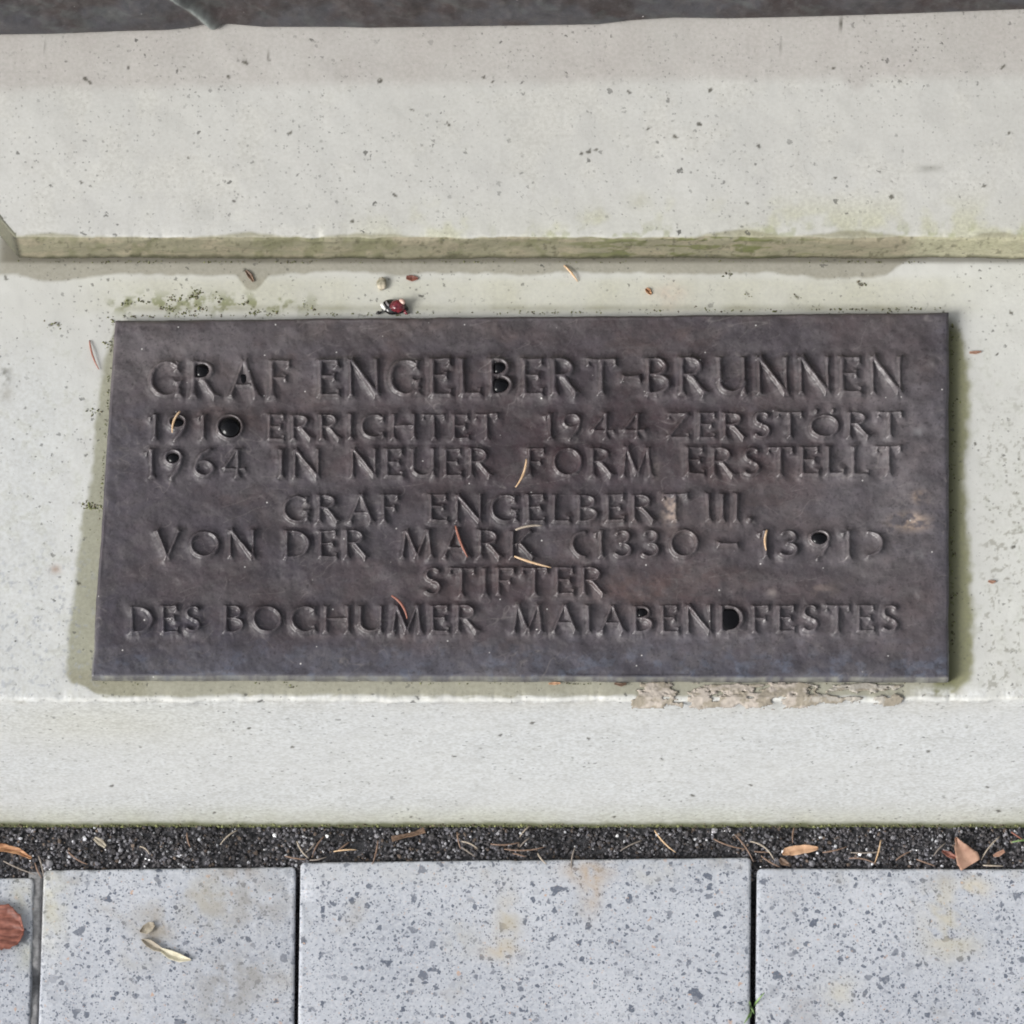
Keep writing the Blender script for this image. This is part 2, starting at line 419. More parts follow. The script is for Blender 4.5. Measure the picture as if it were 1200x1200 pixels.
Z = Z + (Z >= H1 - .001) * (fbm(X * 22, Y * 22, 8) - .5) * .0016 - edge1 * fbm(X * 120, X * 0 + 4, 9) ** 3 * .0014
P = Paint(X.shape)
n_a = fbm(PX / 40, PY / 40, 70); n_b = fbm(PX / 12, PY / 12, 74); n_d = fbm(PX / 5, PY / 5, 78, 3)
riser = (prof[:, 1] < H1 - .0005)[:, None] * np.ones_like(X)
topf = 1 - riser
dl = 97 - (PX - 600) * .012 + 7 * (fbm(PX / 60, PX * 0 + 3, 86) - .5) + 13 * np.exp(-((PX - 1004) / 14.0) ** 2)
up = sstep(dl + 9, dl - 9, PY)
P.over(topf * .28, lin(192, 190, 186))
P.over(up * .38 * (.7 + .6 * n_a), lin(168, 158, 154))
P.over(topf * (1 - up) * .35 * sstep(.45, .7, n_a), lin(208, 207, 200))
P.over(topf * sstep(215, 270, PY) * (.1 + .55 * sstep(.42, .66, n_a)) * sstep(330, 560, PX), lin(190, 190, 160))
P.over(topf * sstep(250, 278, PY) * sstep(.56, .7, n_b) * .5 * sstep(500, 700, PX), lin(150, 155, 112))
# dirty brow just above the edge
brow = 278.5 - 5 * np.exp(-((PX - 65) / 40) ** 2) - 6 * np.exp(-((PX - 290) / 40) ** 2) - 5 * np.exp(-((PX - 430) / 40) ** 2) - 9 * np.exp(-((PX - 870) / 40) ** 2) - 9 * np.exp(-((PX - 1000) / 40) ** 2) - 6 * np.exp(-((PX - 1170) / 30) ** 2) + 3 * (n_b - .5)
P.over(sstep(brow - 2.5, brow + 1.5, PY) * .8, lin(150, 147, 124))
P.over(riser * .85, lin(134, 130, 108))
P.over(riser * sstep(.42, .62, fbm(PX / 30, PY / 5, 80)) * .55, lin(158, 148, 128))
P.over(riser * sstep(.50, .66, n_a * .5 + n_b * .5) * .6, lin(108, 110, 78))
P.over(riser * sstep(.5, .62, fbm(PX / 25, PY / 4, 84)) * sstep(500, 800, PX) * sstep(1000, 900, PX) * .85, lin(96, 102, 58))
P.over(riser * sstep(1050, 1090, PX) * .7, lin(180, 178, 152))
P.over(riser * sstep(.66, .74, n_d) * .6, lin(84, 82, 62))
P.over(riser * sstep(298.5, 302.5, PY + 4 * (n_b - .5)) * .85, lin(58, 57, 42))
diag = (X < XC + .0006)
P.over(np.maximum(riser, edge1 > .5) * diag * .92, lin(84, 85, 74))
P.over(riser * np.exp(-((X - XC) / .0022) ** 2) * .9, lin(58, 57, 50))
P.over(topf * sstep(14, 0, (PX - 17) * .76 + (280 - PY)) * sstep(30, 17, PX) * .3, lin(150, 150, 120))
P.over(topf * np.exp(-(((PX - 1090) / 14) ** 2 + ((PY - 197) / 4) ** 2)) * .6, lin(140, 140, 134))
P.over(topf * np.exp(-(((PX - 240) / 14) ** 2 + ((PY - 247) / 12) ** 2)) * .25, lin(160, 160, 158))
P.over(topf * np.exp(-(((PX - 750) / 14) ** 2 + ((PY - 235) / 10) ** 2)) * .5 * n_b, lin(160, 158, 118))
dots(P, PX, PY, [(720, 47, 3), (567, 91, 2.6), (578, 96, 1.8), (445, 95, 2.4), (690, 178, 2.8), (682, 180, 2), (699, 175, 1.8), (791, 160, 2.6), (760, 151, 1.6), (832, 106, 2.6), (915, 46, 2.6), (916, 52, 2), (100, 92, 2.6), (105, 96, 2), (268, 90, 2.4), (287, 73, 2.8), (300, 62, 2), (315, 70, 2), (50, 51, 2.4), (275, 236, 2), (340, 155, 1.6), (221, 184, 1.6), (737, 108, 2.2), (890, 172, 2), (986, 27, 1.6), (1171, 37, 2.4), (1175, 78, 2.2), (977, 80, 2.4), (1045, 231, 2), (876, 239, 1.8), (1153, 218, 1.8), (820, 146, 2.4), (483, 128, 1.6), (525, 145, 2), (462, 229, 2), (412, 260, 1.6), (888, 170, 1.8), (979, 208, 1.4), (1182, 157, 1.8), (95, 214, 1.6), (150, 80, 1.6)], topf)
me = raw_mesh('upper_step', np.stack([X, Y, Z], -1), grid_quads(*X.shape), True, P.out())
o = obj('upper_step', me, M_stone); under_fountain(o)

# bronze foot of the fountain above, overhanging the stone
YB = Y_RISE2
bx = columns(.0012)
bpx, _ = proj(bx, YB + .06, H1)
bedge = np.interp(bpx, [-700, 0, 67, 140, 200, 222, 240, 270, 310, 400, 430, 560, 640, 700, 740, 790, 850, 940, 1040, 1200, 1900],
                  [44, 42, 41, 38, 36.5, 34, 30, 29.5, 33, 33, 34, 32, 31, 30, 25, 22, 23, 21, 18, 12, 4])
zb = bx * 0 + H1 + .0012
yb_ = unz(bpx, bedge, H1 + .0012)[1]
rows = [(.03, .0006), (.010, .0015), (.003, .0002), (.0006, .0004), (0, .0016)] + [(-.0002 + .02 * t * t, t) for t in np.linspace(.003, .26, 150)]
rows = np.array(rows)
X = np.repeat(bx[None, :], len(rows), 0)
Y = yb_[None, :] + np.repeat(rows[:, 0][:, None], len(bx), 1); Z = zb[None, :] + np.repeat(rows[:, 1][:, None], len(bx), 1)
vis = sstep(.002, .02, Z - zb[None, :])
rid = np.exp(-((X - float(unz(214, 20, H1 + .08)[0]) + (Z - zb[None, :] - .03) * .45) / .0035) ** 2)
Y = Y - vis * ((fbm(X * 45, Z * 45, 90) - .5) * .006 + (fbm(X * 160, Z * 120, 94) - .5) * .0012) - rid * .004
PX, PY = proj(X, Y, Z)
k1 = fbm(X * 40, Z * 40, 96)[..., None]; k2 = fbm(X * 260, Z * 90, 99)[..., None]; k3 = fbm(X * 90 + Z * 60, Z * 90, 101)[..., None]
k1 = sstep(.36, .64, k1)
col = lin(56, 44, 44) * (1 - k1) + lin(74, 74, 80) * k1
col = col * (1 - .5 * sstep(.5, .7, k2)) + lin(92, 88, 88) * .5 * sstep(.5, .7, k2)
col = col * (1 - .35 * sstep(.58, .72, k3)) + lin(104, 112, 110) * .35 * sstep(.58, .72, k3)
col = col * (1 - .7 * rid[..., None]) + lin(190, 200, 196) * .7 * rid[..., None] * (.4 + k2)
me = raw_mesh('bronze_foot', np.stack([X, Y, Z], -1), grid_quads(*X.shape), True, np.concatenate([col * .72, np.ones(col.shape[:2] + (1,))], -1))
o = obj('bronze_foot', me, M_foot); under_fountain(o)

# ------------------------------------------------------------------ the plaque: letters in relief
TK, TN = .128, .082
def arc(cx, cy, rx, ry, a0, a1, thick=TK, thin=TN, n=22):
    out = []
    for i in range(n + 1):
        a = math.radians(a0 + (a1 - a0) * i / n)
        out.append((cx + rx * math.cos(a), cy + ry * math.sin(a), thin + (thick - thin) * abs(math.cos(a)) ** 1.4))
    return ('P', out)
def st(x0, y0, x1, y1, w=TK): return ('S', x0, y0, x1, y1, w)
h = TK / 2; t2 = TN / 2
G = {
 'A': (.86, [st(.10, .0, .43, 1.0, TN), st(.43, 1.0, .78, 0), st(.22, .33, .63, .33, TN)]),
 'B': (.64, [st(h + .02, 0, h + .02, 1), arc(.27, .755, .23, .20, 90, -90), arc(.27, .285, .31, .235, 90, -90), st(h, 1 - t2, .29, 1 - t2, TN), st(h, .54, .29, .54, TN), st(h, t2, .29, t2, TN)]),
 'C': (.80, [arc(.47, .5, .40, .45, 48, 312), st(.72, .70, .76, .96, TN), st(.72, .28, .76, .06, TN)]),
 'D': (.80, [st(h + .02, 0, h + .02, 1), arc(.28, .5, .44, .45, 90, -90), st(h, 1 - t2, .30, 1 - t2, TN), st(h, t2, .30, t2, TN)]),
 'E': (.56, [st(h + .02, 0, h + .02, 1), st(h, 1 - t2, .52, 1 - t2, TN), st(h, .53, .44, .53, TN), st(h, t2, .55, t2, TN), st(.51, .80, .51, 1, .06), st(.43, .44, .43, .62, .05), st(.54, 0, .54, .2, .06)]),
 'F': (.56, [st(h + .02, 0, h + .02, 1), st(h, 1 - t2, .53, 1 - t2, TN), st(h, .52, .43, .52, TN), st(.51, .80, .51, 1, .06), st(.42, .43, .42, .61, .05)]),
 'G': (.86, [arc(.47, .5, .40, .45, 50, 322), st(.76, .04, .76, .42), st(.64, .42, .84, .42, .07), st(.72, .72, .75, .96, .09)]),
 'H': (.82, [st(h + .02, 0, h + .02, 1), st(.74, 0, .74, 1), st(h, .52, .74, .52, TN)]),
 'I': (.20, [st(.10, 0, .10, 1)]),
 'K': (.76, [st(h + .02, 0, h + .02, 1), st(.17, .46, .62, 1.0, TN), st(.28, .56, .70, 0)]),
 'L': (.54, [st(h + .02, 0, h + .02, 1), st(h, t2, .53, t2, TN), st(.52, 0, .52, .2, .06)]),
 'M': (.98, [st(.07, 0, .17, 1, TN), st(.17, 1, .49, .06), st(.49, .06, .80, 1, TN), st(.80, 1, .90, 0)]),
 'N': (.84, [st(.09, 0, .09, 1, TN), st(.09, 1, .76, .02), st(.76, 0, .76, 1, TN)]),
 'O': (.94, [arc(.47, .5, .40, .45, 0, 360, n=36)]),
 'R': (.72, [st(h + .02, 0, h + .02, 1), arc(.28, .735, .25, .215, 90, -90), st(h, 1 - t2, .30, 1 - t2, TN), st(h, .515, .30, .515, TN), st(.30, .52, .66, .0)]),
 'S': (.54, [arc(.28, .745, .19, .205, 40, 270), arc(.26, .27, .215, .22, 90, -140)]),
 'T': (.74, [st(.37, 0, .37, 1), st(.02, 1 - t2, .72, 1 - t2, TN), st(.03, .80, .03, 1, .06), st(.71, .80, .71, 1, .06)]),
 'U': (.80, [st(.10, .32, .10, 1), st(.71, .0, .71, 1, TN), arc(.405, .34, .305, .29, 180, 360)]),
 'V': (.84, [st(.09, 1, .42, 0), st(.42, 0, .76, 1, TN)]),
 'Z': (.72, [st(.08, 1 - t2, .66, 1 - t2, TN), st(.64, .96, .08, .04), st(.06, t2, .68, t2, TN), st(.07, .8, .07, 1, .06), st(.67, 0, .67, .2, .06)]),
 '0': (.80, [arc(.40, .5, .33, .45, 0, 360, n=36)]),
 '1': (.30, [st(.19, 0, .19, 1), st(.03, .84, .17, .97, .08)]),
 '3': (.52, [arc(.24, .755, .17, .20, 140, -90), arc(.22, .28, .22, .23, 90, -140)]),
 '4': (.66, [st(.42, 0, .42, 1), st(.40, .97, .05, .30, TN), st(.05, .30, .64, .30, TN)]),
 '6': (.62, [arc(.32, .30, .24, .25, 0, 360, n=30), ('P', [(.10, .34, TK), (.15, .58, TK), (.28, .82, TK * .9), (.50, .98, TN)])]),
 '9': (.60, [arc(.28, .70, .22, .24, 0, 360, n=30), ('P', [(.50, .68, TK), (.47, .44, TK), (.37, .2, TK * .9), (.22, .0, TN)])]),
 '-': (.46, [st(.03, .47, .43, .47, TK)]),
 '.': (.16, [('P', [(.08, .08, .19), (.081, .08, .19)])]),
 '(': (.44, [arc(.42, .5, .33, .45, 92, 268)]),
 ')': (.44, [arc(.02, .5, .33, .45, 88, -88)]),
 'Ö': (.94, [arc(.47, .46, .40, .42, 0, 360, n=36), ('P', [(.22, 1.09, .13), (.221, 1.05, .13)]), ('P', [(.72, 1.09, .13), (.721, 1.05, .13)])]),
}
LINES = [   # (top, bottom) at x=175 and at x=1057, then words with their left and right pixel
 ((424, 467), (418, 462), [('GRAF', 174, 341), ('ENGELBERT', 372, 722), ('-', 727, 752), ('BRUNNEN', 756, 1058)]),
 ((487, 517), (484, 514), [('1910', 174, 287), ('ERRICHTET', 313, 584), ('1944', 637, 757), ('ZERSTÖRT', 781, 1057)]),
 ((528, 561), (524, 558), [('1964', 170, 289), ('IN', 326, 376), ('NEUER', 410, 577), ('FORM', 617, 766), ('ERSTELLT', 803, 1056)]),
 ((582, 614), (579, 612), [('GRAF', 331, 468), ('ENGELBERT', 502, 806), ('III.', 826, 882)]),
 ((623, 655), (622, 655), [('VON', 180, 300), ('DER', 333, 432), ('MARK', 469, 628), ('(1330', 667, 820), ('-', 839, 867), ('1391', 888, 1000), (')', 1016, 1038)]),
 ((667, 699), (666, 699), [('STIFTER', 496, 710)]),
 ((711, 743), (710, 742), [('DES', 152, 236), ('BOCHUMER', 262, 562), ('MAIABENDFESTES', 600, 1053)]),
]
# plaque grid, in photo pixels of its own top plane, then unprojected to that plane
C_TL, C_TR, C_BR, C_BL = (135, 375), (1112, 365.5), (1112, 795), (107, 792.5)
NC, NR = 1240, 560
uu, vv = np.meshgrid(np.linspace(0, 1, NC), np.linspace(0, 1, NR))
def quad(u, v):
    def q(i): return (C_TL[i] * (1 - u) + C_TR[i] * u) * (1 - v) + (C_BL[i] * (1 - u) + C_BR[i] * u) * v
    return q(0), q(1)
GX, GY = quad(uu, vv)
SD = np.full(GX.shape, 1e3)
letter_pos = {}
def stroke_sd(kind, data, px, py, scale):
    best = np.full(px.shape, 1e3)
    if kind == 'S':
        x0, y0, x1, y1, w = data
        dx, dy = x1 - x0, y1 - y0; L = math.hypot(dx, dy); ux, uy = dx / L, dy / L
        al = (px - x0) * ux + (py - y0) * uy; pe = np.abs(-(px - x0) * uy + (py - y0) * ux)
        tt = np.clip(al / L, 0, 1); ww = w * (.86 + .62 * np.abs(2 * tt - 1) ** 3)
        a = pe - ww / 2; b = np.maximum(-al, al - L)
        best = np.where((a > 0) & (b > 0), np.hypot(np.maximum(a, 0), np.maximum(b, 0)), np.maximum(a, b))
    else:
        for (xa, ya, wa), (xb, yb, wb) in zip(data[:-1], data[1:]):
            dx, dy = xb - xa, yb - ya; L2 = dx * dx + dy * dy + 1e-12
            tt = np.clip(((px - xa) * dx + (py - ya) * dy) / L2, 0, 1)
            best = np.minimum(best, np.hypot(px - xa - tt * dx, py - ya - tt * dy) - (wa + (wb - wa) * tt) / 2)
    return best * scale
jit = random.Random(3)
for li, ((tl, bl_), (tr, br), words) in enumerate(LINES):
    for wi, (word, wx0, wx1) in enumerate(words):
        gap = .20
        tot = sum(G[ch][0] for ch in word) + gap * (len(word) - 1)
        sx = (wx1 - wx0) / tot; x = wx0
        for ci, ch in enumerate(word):
            f = (x - 175) / (1057 - 175)
            top = tl + (tr - tl) * f + jit.uniform(-.5, .5); bot = bl_ + (br - bl_) * f + jit.uniform(-.5, .5)
            hh = bot - top
            gw = G[ch][0] * sx
            letter_pos[(li, wi, ci)] = (x, top, sx, hh)
            m_ = (GX > x - 9) & (GX < x + gw + 9) & (GY > top - 12) & (GY < bot + 9)
            r = np.where(m_.any(1))[0]; c = np.where(m_.any(0))[0]
            sl = (slice(r[0], r[-1] + 1), slice(c[0], c[-1] + 1))
            sk = jit.uniform(-.025, .025)
            ly = (bot - GY[sl]) / hh; lx = (GX[sl] - x) / sx
            asp = sx / hh                      # keep stroke width round in pixels
            for s_ in G[ch][1]:
                if s_[0] == 'S':
                    d = stroke_sd('S', (s_[1] * asp, s_[2], s_[3] * asp, s_[4], s_[5]), lx * asp + sk * (ly - .5), ly, hh)
                else:
                    d = stroke_sd('P', [(a * asp, b, w) for a, b, w in s_[1]], lx * asp + sk * (ly - .5), ly, hh)
                SD[sl] = np.minimum(SD[sl], d)
            x += gw + gap * sx
n6 = fbm(GX / 7, GY / 7, 120, 2); n20 = fbm(GX / 22, GY / 22, 124); n70 = fbm(GX / 80, GY / 70, 128); n3 = fbm(GX / 3.2, GY / 3.2, 131, 2)
sd = SD + (n6 - .5) * 1.9
relief = .35 * sstep(1.2, -1.0, sd) + .65 * sstep(1.5, -2.7, sd)
wear = .75 + .60 * sstep(.25, .75, fbm(GX / 60, GY / 40, 134))
lz = .0019 * relief * wear + .0010 * np.exp(-(np.maximum(sd, 0) / 5.0) ** 2) * (.6 + .8 * n20)      # strokes on softly flared bases
HGT = lz + (n70 - .5) * .0036 + (n20 - .5) * .0014 + (n6 - .5) * .00016 + (n3 - .5) * .00004
for (bx_, by_, r_, hh_) in ((1072, 699, 7, -.0012), (1075, 690, 9, .0008), (965, 678, 16, .0008), (1095, 425, 5, .0007), (1025, 620, 12, -.0006), (250, 590, 10, .0006), (470, 380, 12, .0006)):
    HGT = HGT + hh_ * np.exp(-((GX - bx_) ** 2 + (GY - by_) ** 2) / r_ ** 2)
ew = np.minimum(np.minimum(uu * 990, (1 - uu) * 990), np.minimum(vv * 425, (1 - vv) * 425))
HGT = HGT * sstep(0, 6, ew) - .0010 * (1 - sstep(0, 3.0, ew)) - .0004 * (1 - sstep(0, 9, ew)) * n20
wx_ = (fbm(GX / 30, GY / 30, 140) - .5) * 2.2 * sstep(8, 0, ew); wy_ = (fbm(GX / 30, GY / 30, 144) - .5) * 2.2 * sstep(8, 0, ew)
TXW, TYW = unz(GX + wx_, GY + wy_, PT)
TZW = PT + HGT
# base colour of the patina
k = fbm(GX / 120, GY / 60, 150)[..., None]; kb = fbm(GX / 45, GY / 30, 154)[..., None]; kf = fbm(GX / 14, GY / 9, 158)[..., None]
col = lin(84, 74, 76) * (1 - sstep(.35, .65, k)) + lin(86, 80, 85) * sstep(.35, .65, k)
red = sstep(.48, .70, kb) * .5
col = col * (1 - red) + lin(92, 79, 77) * red
edge_b = (sstep(70, 0, GY - 0 * GY + (720 - GY))[..., None] * .0 + sstep(742, 790, GY)[..., None] * .7 + sstep(210, 120, GX)[..., None] * .35 + sstep(1080, 1112, GX)[..., None] * .45)
col = col * (1 - np.clip(edge_b, 0, .8)) + lin(80, 81, 92) * np.clip(edge_b, 0, .8)
blu = (sstep(.55, .7, kf) * sstep(735, 790, GY)[..., None]) * .5
col = col * (1 - blu) + lin(104, 113, 130) * blu
darkening = np.exp(-((sd - 1.6) / 1.4) ** 2)[..., None] * (.25 + .5 * kf)                       # darker band around the foot of the strokes
col = col * (1 - darkening) + lin(40, 36, 37) * darkening
rub = np.exp(-((sd + .6) / 1.1) ** 2)[..., None] * .25 * kf                                  # rubbed letter edges
col = col * (1 - rub) + lin(128, 124, 122) * rub
for (bx_, by_, rx_, ry_, c_, s_) in ((650, 520, 190, 80, (64, 50, 54), .8), (560, 690, 120, 40, (74, 58, 60), .55), (330, 640, 120, 50, (62, 58, 66), .6), (230, 740, 130, 40, (58, 58, 70), .6), (850, 540, 120, 40, (76, 62, 64), .5), (1040, 560, 80, 150, (128, 123, 126), .6), (190, 410, 130, 50, (124, 118, 119), .6), (480, 385, 160, 16, (112, 103, 101), .5), (880, 745, 200, 25, (112, 108, 114), .5), (420, 775, 250, 16, (104, 103, 112), .5), (820, 615, 90, 30, (112, 100, 98), .5), (760, 690, 100, 26, (98, 78, 75), .6)):  # broad soft patches: dark brown in the centre, paler at the right
    g_ = (np.exp(-(((GX - bx_) / rx_) ** 2 + ((GY - by_) / ry_) ** 2)) * s_)[..., None] * (.35 + 1.2 * kf)
    col = col * (1 - g_) + lin(*c_) * g_
sm = sstep(.52, .70, fbm(GX / 26 + GY / 60, GY / 15, 166))[..., None] * .32                   # paler weathered films
col = col * (1 - sm) + lin(112, 107, 108) * sm
dk = sstep(.56, .74, fbm(GX / 34, GY / 22, 171))[..., None] * .4
col = col * (1 - dk) + lin(62, 55, 59) * dk
pit = sstep(.70, .78, fbm(GX / 2.6, GY / 2.2, 201, 2))[..., None] * .45                          # fine casting pits
col = col * (1 - pit) + lin(44, 39, 41) * pit
scr = sum(np.exp(-((fbm(GX / a_ + GY / b_, GY / 30, sd_, 2) - .5) / .005) ** 2)[..., None] * sstep(.52, .62, fbm(GX / 25, GY / 25, sd_ + 4))[..., None] for a_, b_, sd_ in ((60, 25, 175), (40, -30, 183), (25, 70, 191))).clip(0, 1) * .5
col = col * (1 - scr) + lin(140, 134, 132) * scr
for (bx_, by_, rx_, ry_, c_, s_) in ((1066, 612, 17, 8, (205, 182, 162), 1.3), (1078, 583, 7, 6, (195, 172, 155), 1.2), (786, 598, 9, 14, (178, 160, 148), 1.1), (768, 550, 5, 12, (150, 140, 134), .7),
                                (965, 690, 22, 8, (130, 116, 110), .6), (905, 694, 5, 5, (160, 150, 145), .6), (1076, 650, 9, 7, (135, 132, 134), .8), (1076, 507, 6, 5, (150, 148, 150), .7),
                                (690, 640, 3, 3, (190, 190, 190), .7), (1020, 655, 40, 20, (104, 98, 97), .4), (740, 690, 60, 18, (98, 82, 78), .5), (745, 480, 60, 10, (90, 74, 76), .4)):
    s = (np.exp(-(((GX - bx_) / rx_) ** 2 + ((GY - by_) / ry_) ** 2)) * s_)[..., None] * sstep(.38, .60, kf * .6 + n6[..., None] * .4)
    col = col * (1 - s) + lin(*c_) * s
rim = ((sstep(2.5, .5, ew)) * sstep(700, 780, GY) * n6)[..., None]  # lit lower rim: its bright line is painted into the colour
col = col * (1 - rim) + lin(150, 150, 140) * rim
def padded(a): return np.pad(a, ((1, 1), (1, 1)) + ((0, 0),) * (a.ndim - 2), mode='edge')
PXW, PYW, PZW = padded(TXW), padded(TYW), padded(TZW)
PZW[0, :] = PZW[-1, :] = 0.0005; PZW[:, 0] = PZW[:, -1] = 0.0005
col = padded(col)
px0, py0 = TXW.mean(), TYW.mean()
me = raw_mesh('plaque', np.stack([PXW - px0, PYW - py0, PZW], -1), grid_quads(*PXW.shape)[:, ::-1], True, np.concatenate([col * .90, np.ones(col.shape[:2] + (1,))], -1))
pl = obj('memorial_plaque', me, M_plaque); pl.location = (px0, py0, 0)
tag(pl, 'dark bronze plaque with raised German inscription fixed on the pale stone step', 'plaque')

def plate_z(px, py):
    """height of the plaque's surface under a photo pixel"""
    d = (GX - px) ** 2 + (GY - py) ** 2
    i = np.unravel_index(np.argmin(d), d.shape)
    return float(TZW[i])

# ------------------------------------------------------------------ water standing in the closed counters of letters
def water(cx, cy, rx, ry, label, square_left=False, tri=False, dome=.72, zoff=.0002):
    n, rings = 40, 10
    rx, ry = rx * 1.10, ry * 1.08
    out = []
    for i in range(n):
        a = 2 * math.pi * i / n; ca, sa = math.cos(a), math.sin(a)
        if tri:
            # rounded triangle, apex up
            r = .55 / max(math.cos(((a - math.pi / 2 + math.pi) % (2 * math.pi / 3)) - math.pi / 3), .5)
            out.append((ca * min(r, .98) * rx, sa * min(r, .98) * ry))
        elif square_left and ca < 0:
            e = 3.0; rr = (abs(ca) ** e + abs(sa) ** e) ** (-1 / e); out.append((ca * rr * rx, sa * rr * ry))
        else: out.append((ca * rx, sa * ry))
    z0 = plate_z(cx, cy) + zoff
    x0, y0 = [float(v) for v in unz(cx, cy, z0)]
    co = [(a * U, b * U / COS, -.0022) for (a, b) in out]; q = []; tr = []; rings += 1
    for k in range(rings - 1):
        s = 1 - k / (rings - 1)
        hz = dome * min(rx, ry) * U * math.sqrt(max(0, 1 - s * s))
        for (a, b) in out: co.append((a * s * U, b * s * U / COS, hz))
    co.append((0, 0, dome * min(rx, ry) * U))
    for k in range(rings - 1):
        for i in range(n):
            j = (i + 1) % n; q.append((k * n + i, k * n + j, (k + 1) * n + j, (k + 1) * n + i))
    for i in range(n): tr.append(((rings - 1) * n + i, (rings - 1) * n + (i + 1) % n, rings * n))
    o = obj('water_drop', raw_mesh('water_drop', co, q, True, None, tr), M_water); o.location = (x0, y0, z0)
    tag(o, label, 'water drop', 'black water drops caught in the plaque letters')
def cnt(li, wi, ci, gx, gy, rx, ry):
    x, top, sx, hh = letter_pos[(li, wi, ci)]
    return x + gx * sx, top + (1 - gy) * hh, rx * sx, ry * hh
water(*cnt(0, 0, 1, .31, .735, .17, .19), 'glossy black water drop in the bowl of the R of the top GRAF', True)
water(*cnt(0, 0, 2, .43, .52, .13, .22), 'small three cornered black water film inside the A of the top GRAF', tri=True, dome=.15)
water(*cnt(1, 0, 3, .40, .5, .285, .40), 'largest round black water drop, filling the 0 of 1910')
water(*cnt(1, 0, 1, .28, .70, .17, .19), 'black water drop in the 9 of 1910 under the tan needle')
water(*cnt(2, 0, 1, .28, .70, .165, .185), 'black water drop in the 9 of 1964')
water(*cnt(0, 1, 5, .30, .755, .165, .165), 'black water drop in the upper bowl of the large B of ENGELBERT', True)
water(*cnt(0, 1, 5, .33, .285, .21, .20), 'black water drop in the lower bowl of the large B of ENGELBERT', True)
water(*cnt(4, 5, 2, .28, .70, .20, .22), 'round black water drop in the 9 of 1391')
water(*cnt(6, 2, 7, .34, .5, .30, .38), 'wide black water drop filling the D of MAIABENDFESTES', True, dome=.35)
water(*cnt(6, 2, 4, .29, .755, .15, .16), 'tiny black water drop in the upper bowl of the B of MAIABENDFESTES', True)

# ------------------------------------------------------------------ paving slabs
def slab(corners, zt, label, stains=(), r=.0022, rc=.003):
    """corners: photo pixels of the top face, counter-clockwise from bottom-left"""
    pts = [tuple(float(v) for v in unz(a, b, zt)) for a, b in corners]
    cx = sum(p[0] for p in pts) / 4; cy = sum(p[1] for p in pts) / 4
    bm = bmesh.new()
    top = [bm.verts.new((x - cx, y - cy, 0)) for x, y in pts]; bot = [bm.verts.new((x - cx, y - cy, -.05)) for x, y in pts]
    bm.faces.new(top); bm.faces.new(bot[::-1])
    for i in range(4):
        j = (i + 1) % 4; bm.faces.new((top[j], top[i], bot[i], bot[j]))
    bm.edges.ensure_lookup_table()
    vert = [e for e in bm.edges if abs(e.verts[0].co.z - e.verts[1].co.z) > .01]
    bmesh.ops.bevel(bm, geom=vert, offset=rc, segments=4, affect='EDGES', profile=.5)
    te = [e for e in bm.edges if all(v.co.z > -1e-6 for v in e.verts)]
    bmesh.ops.bevel(bm, geom=te, offset=r, segments=4, affect='EDGES', profile=.6)
    # cut the top into a grid so that stains can be laid on it
    for ax, n in ((0, 90), (1, 110)):
        lo = min(v.co[ax] for v in bm.verts); hi = max(v.co[ax] for v in bm.verts)
        for i in range(1, n):
            no = [0, 0, 0]; no[ax] = 1; co = [0, 0, 0]; co[ax] = lo + (hi - lo) * i / n
            bmesh.ops.bisect_plane(bm, geom=[f for f in bm.faces if f.normal.z > .5] + [e for e in bm.edges] + list(bm.verts), plane_co=co, plane_no=no)
    for f in bm.faces: f.smooth = True
    me = bpy.data.meshes.new('slab'); bm.to_mesh(me); bm.free()
    v = np.zeros(len(me.vertices) * 3, np.float32); me.vertices.foreach_get('co', v); v = v.reshape(-1, 3)
    ex = 1 - sstep(0, .012, np.minimum.reduce([v[:, 0] - v[:, 0].min(), v[:, 0].max() - v[:, 0], v[:, 1].max() - v[:, 1]]))
    v[:, 2] += (v[:, 2] > -.004) * ((fbm(v[:, 0] * 40 + zt * 900, v[:, 1] * 40, 160) - .5) * .0008 - ex * fbm(v[:, 0] * 160, v[:, 1] * 160 + zt * 700, 163) ** 3 * .0035)
    me.vertices.foreach_set('co', v.ravel())
    PXs, PYs = proj(v[:, 0] + cx, v[:, 1] + cy, v[:, 2] + zt)
    P = Paint((len(v),))
    nn = fbm(PXs / 14, PYs / 14, 170); nf = fbm(PXs / 5, PYs / 5, 174, 3)
    for (sx_, sy_, rx_, ry_, c_, a_) in stains:
        P.over(np.exp(-(((PXs - sx_) / rx_) ** 2 + ((PYs - sy_) / ry_) ** 2)) * a_ * sstep(.30, .62, nn * .7 + nf * .3), lin(*c_))
    at = me.attributes.new('paint', 'FLOAT_COLOR', 'POINT'); at.data.foreach_set('color', P.out().astype(np.float32).ravel())
    o = obj('paving_slab', me, M_slab); o.location = (cx, cy, zt)
    tag(o, label, 'paving slab', 'grey aggregate paving slabs along the step')
    return o
BOTY = 1560
slab([(-480, BOTY), (25, BOTY), (40, 1028), (-490, 1030)], Z_SLAB - .001, 'speckled grey slab under the red brown leaf, cut off by the left border',
     [(25, 1045, 14, 20, (170, 165, 140), .6), (30, 1120, 14, 16, (160, 160, 140), .5)])
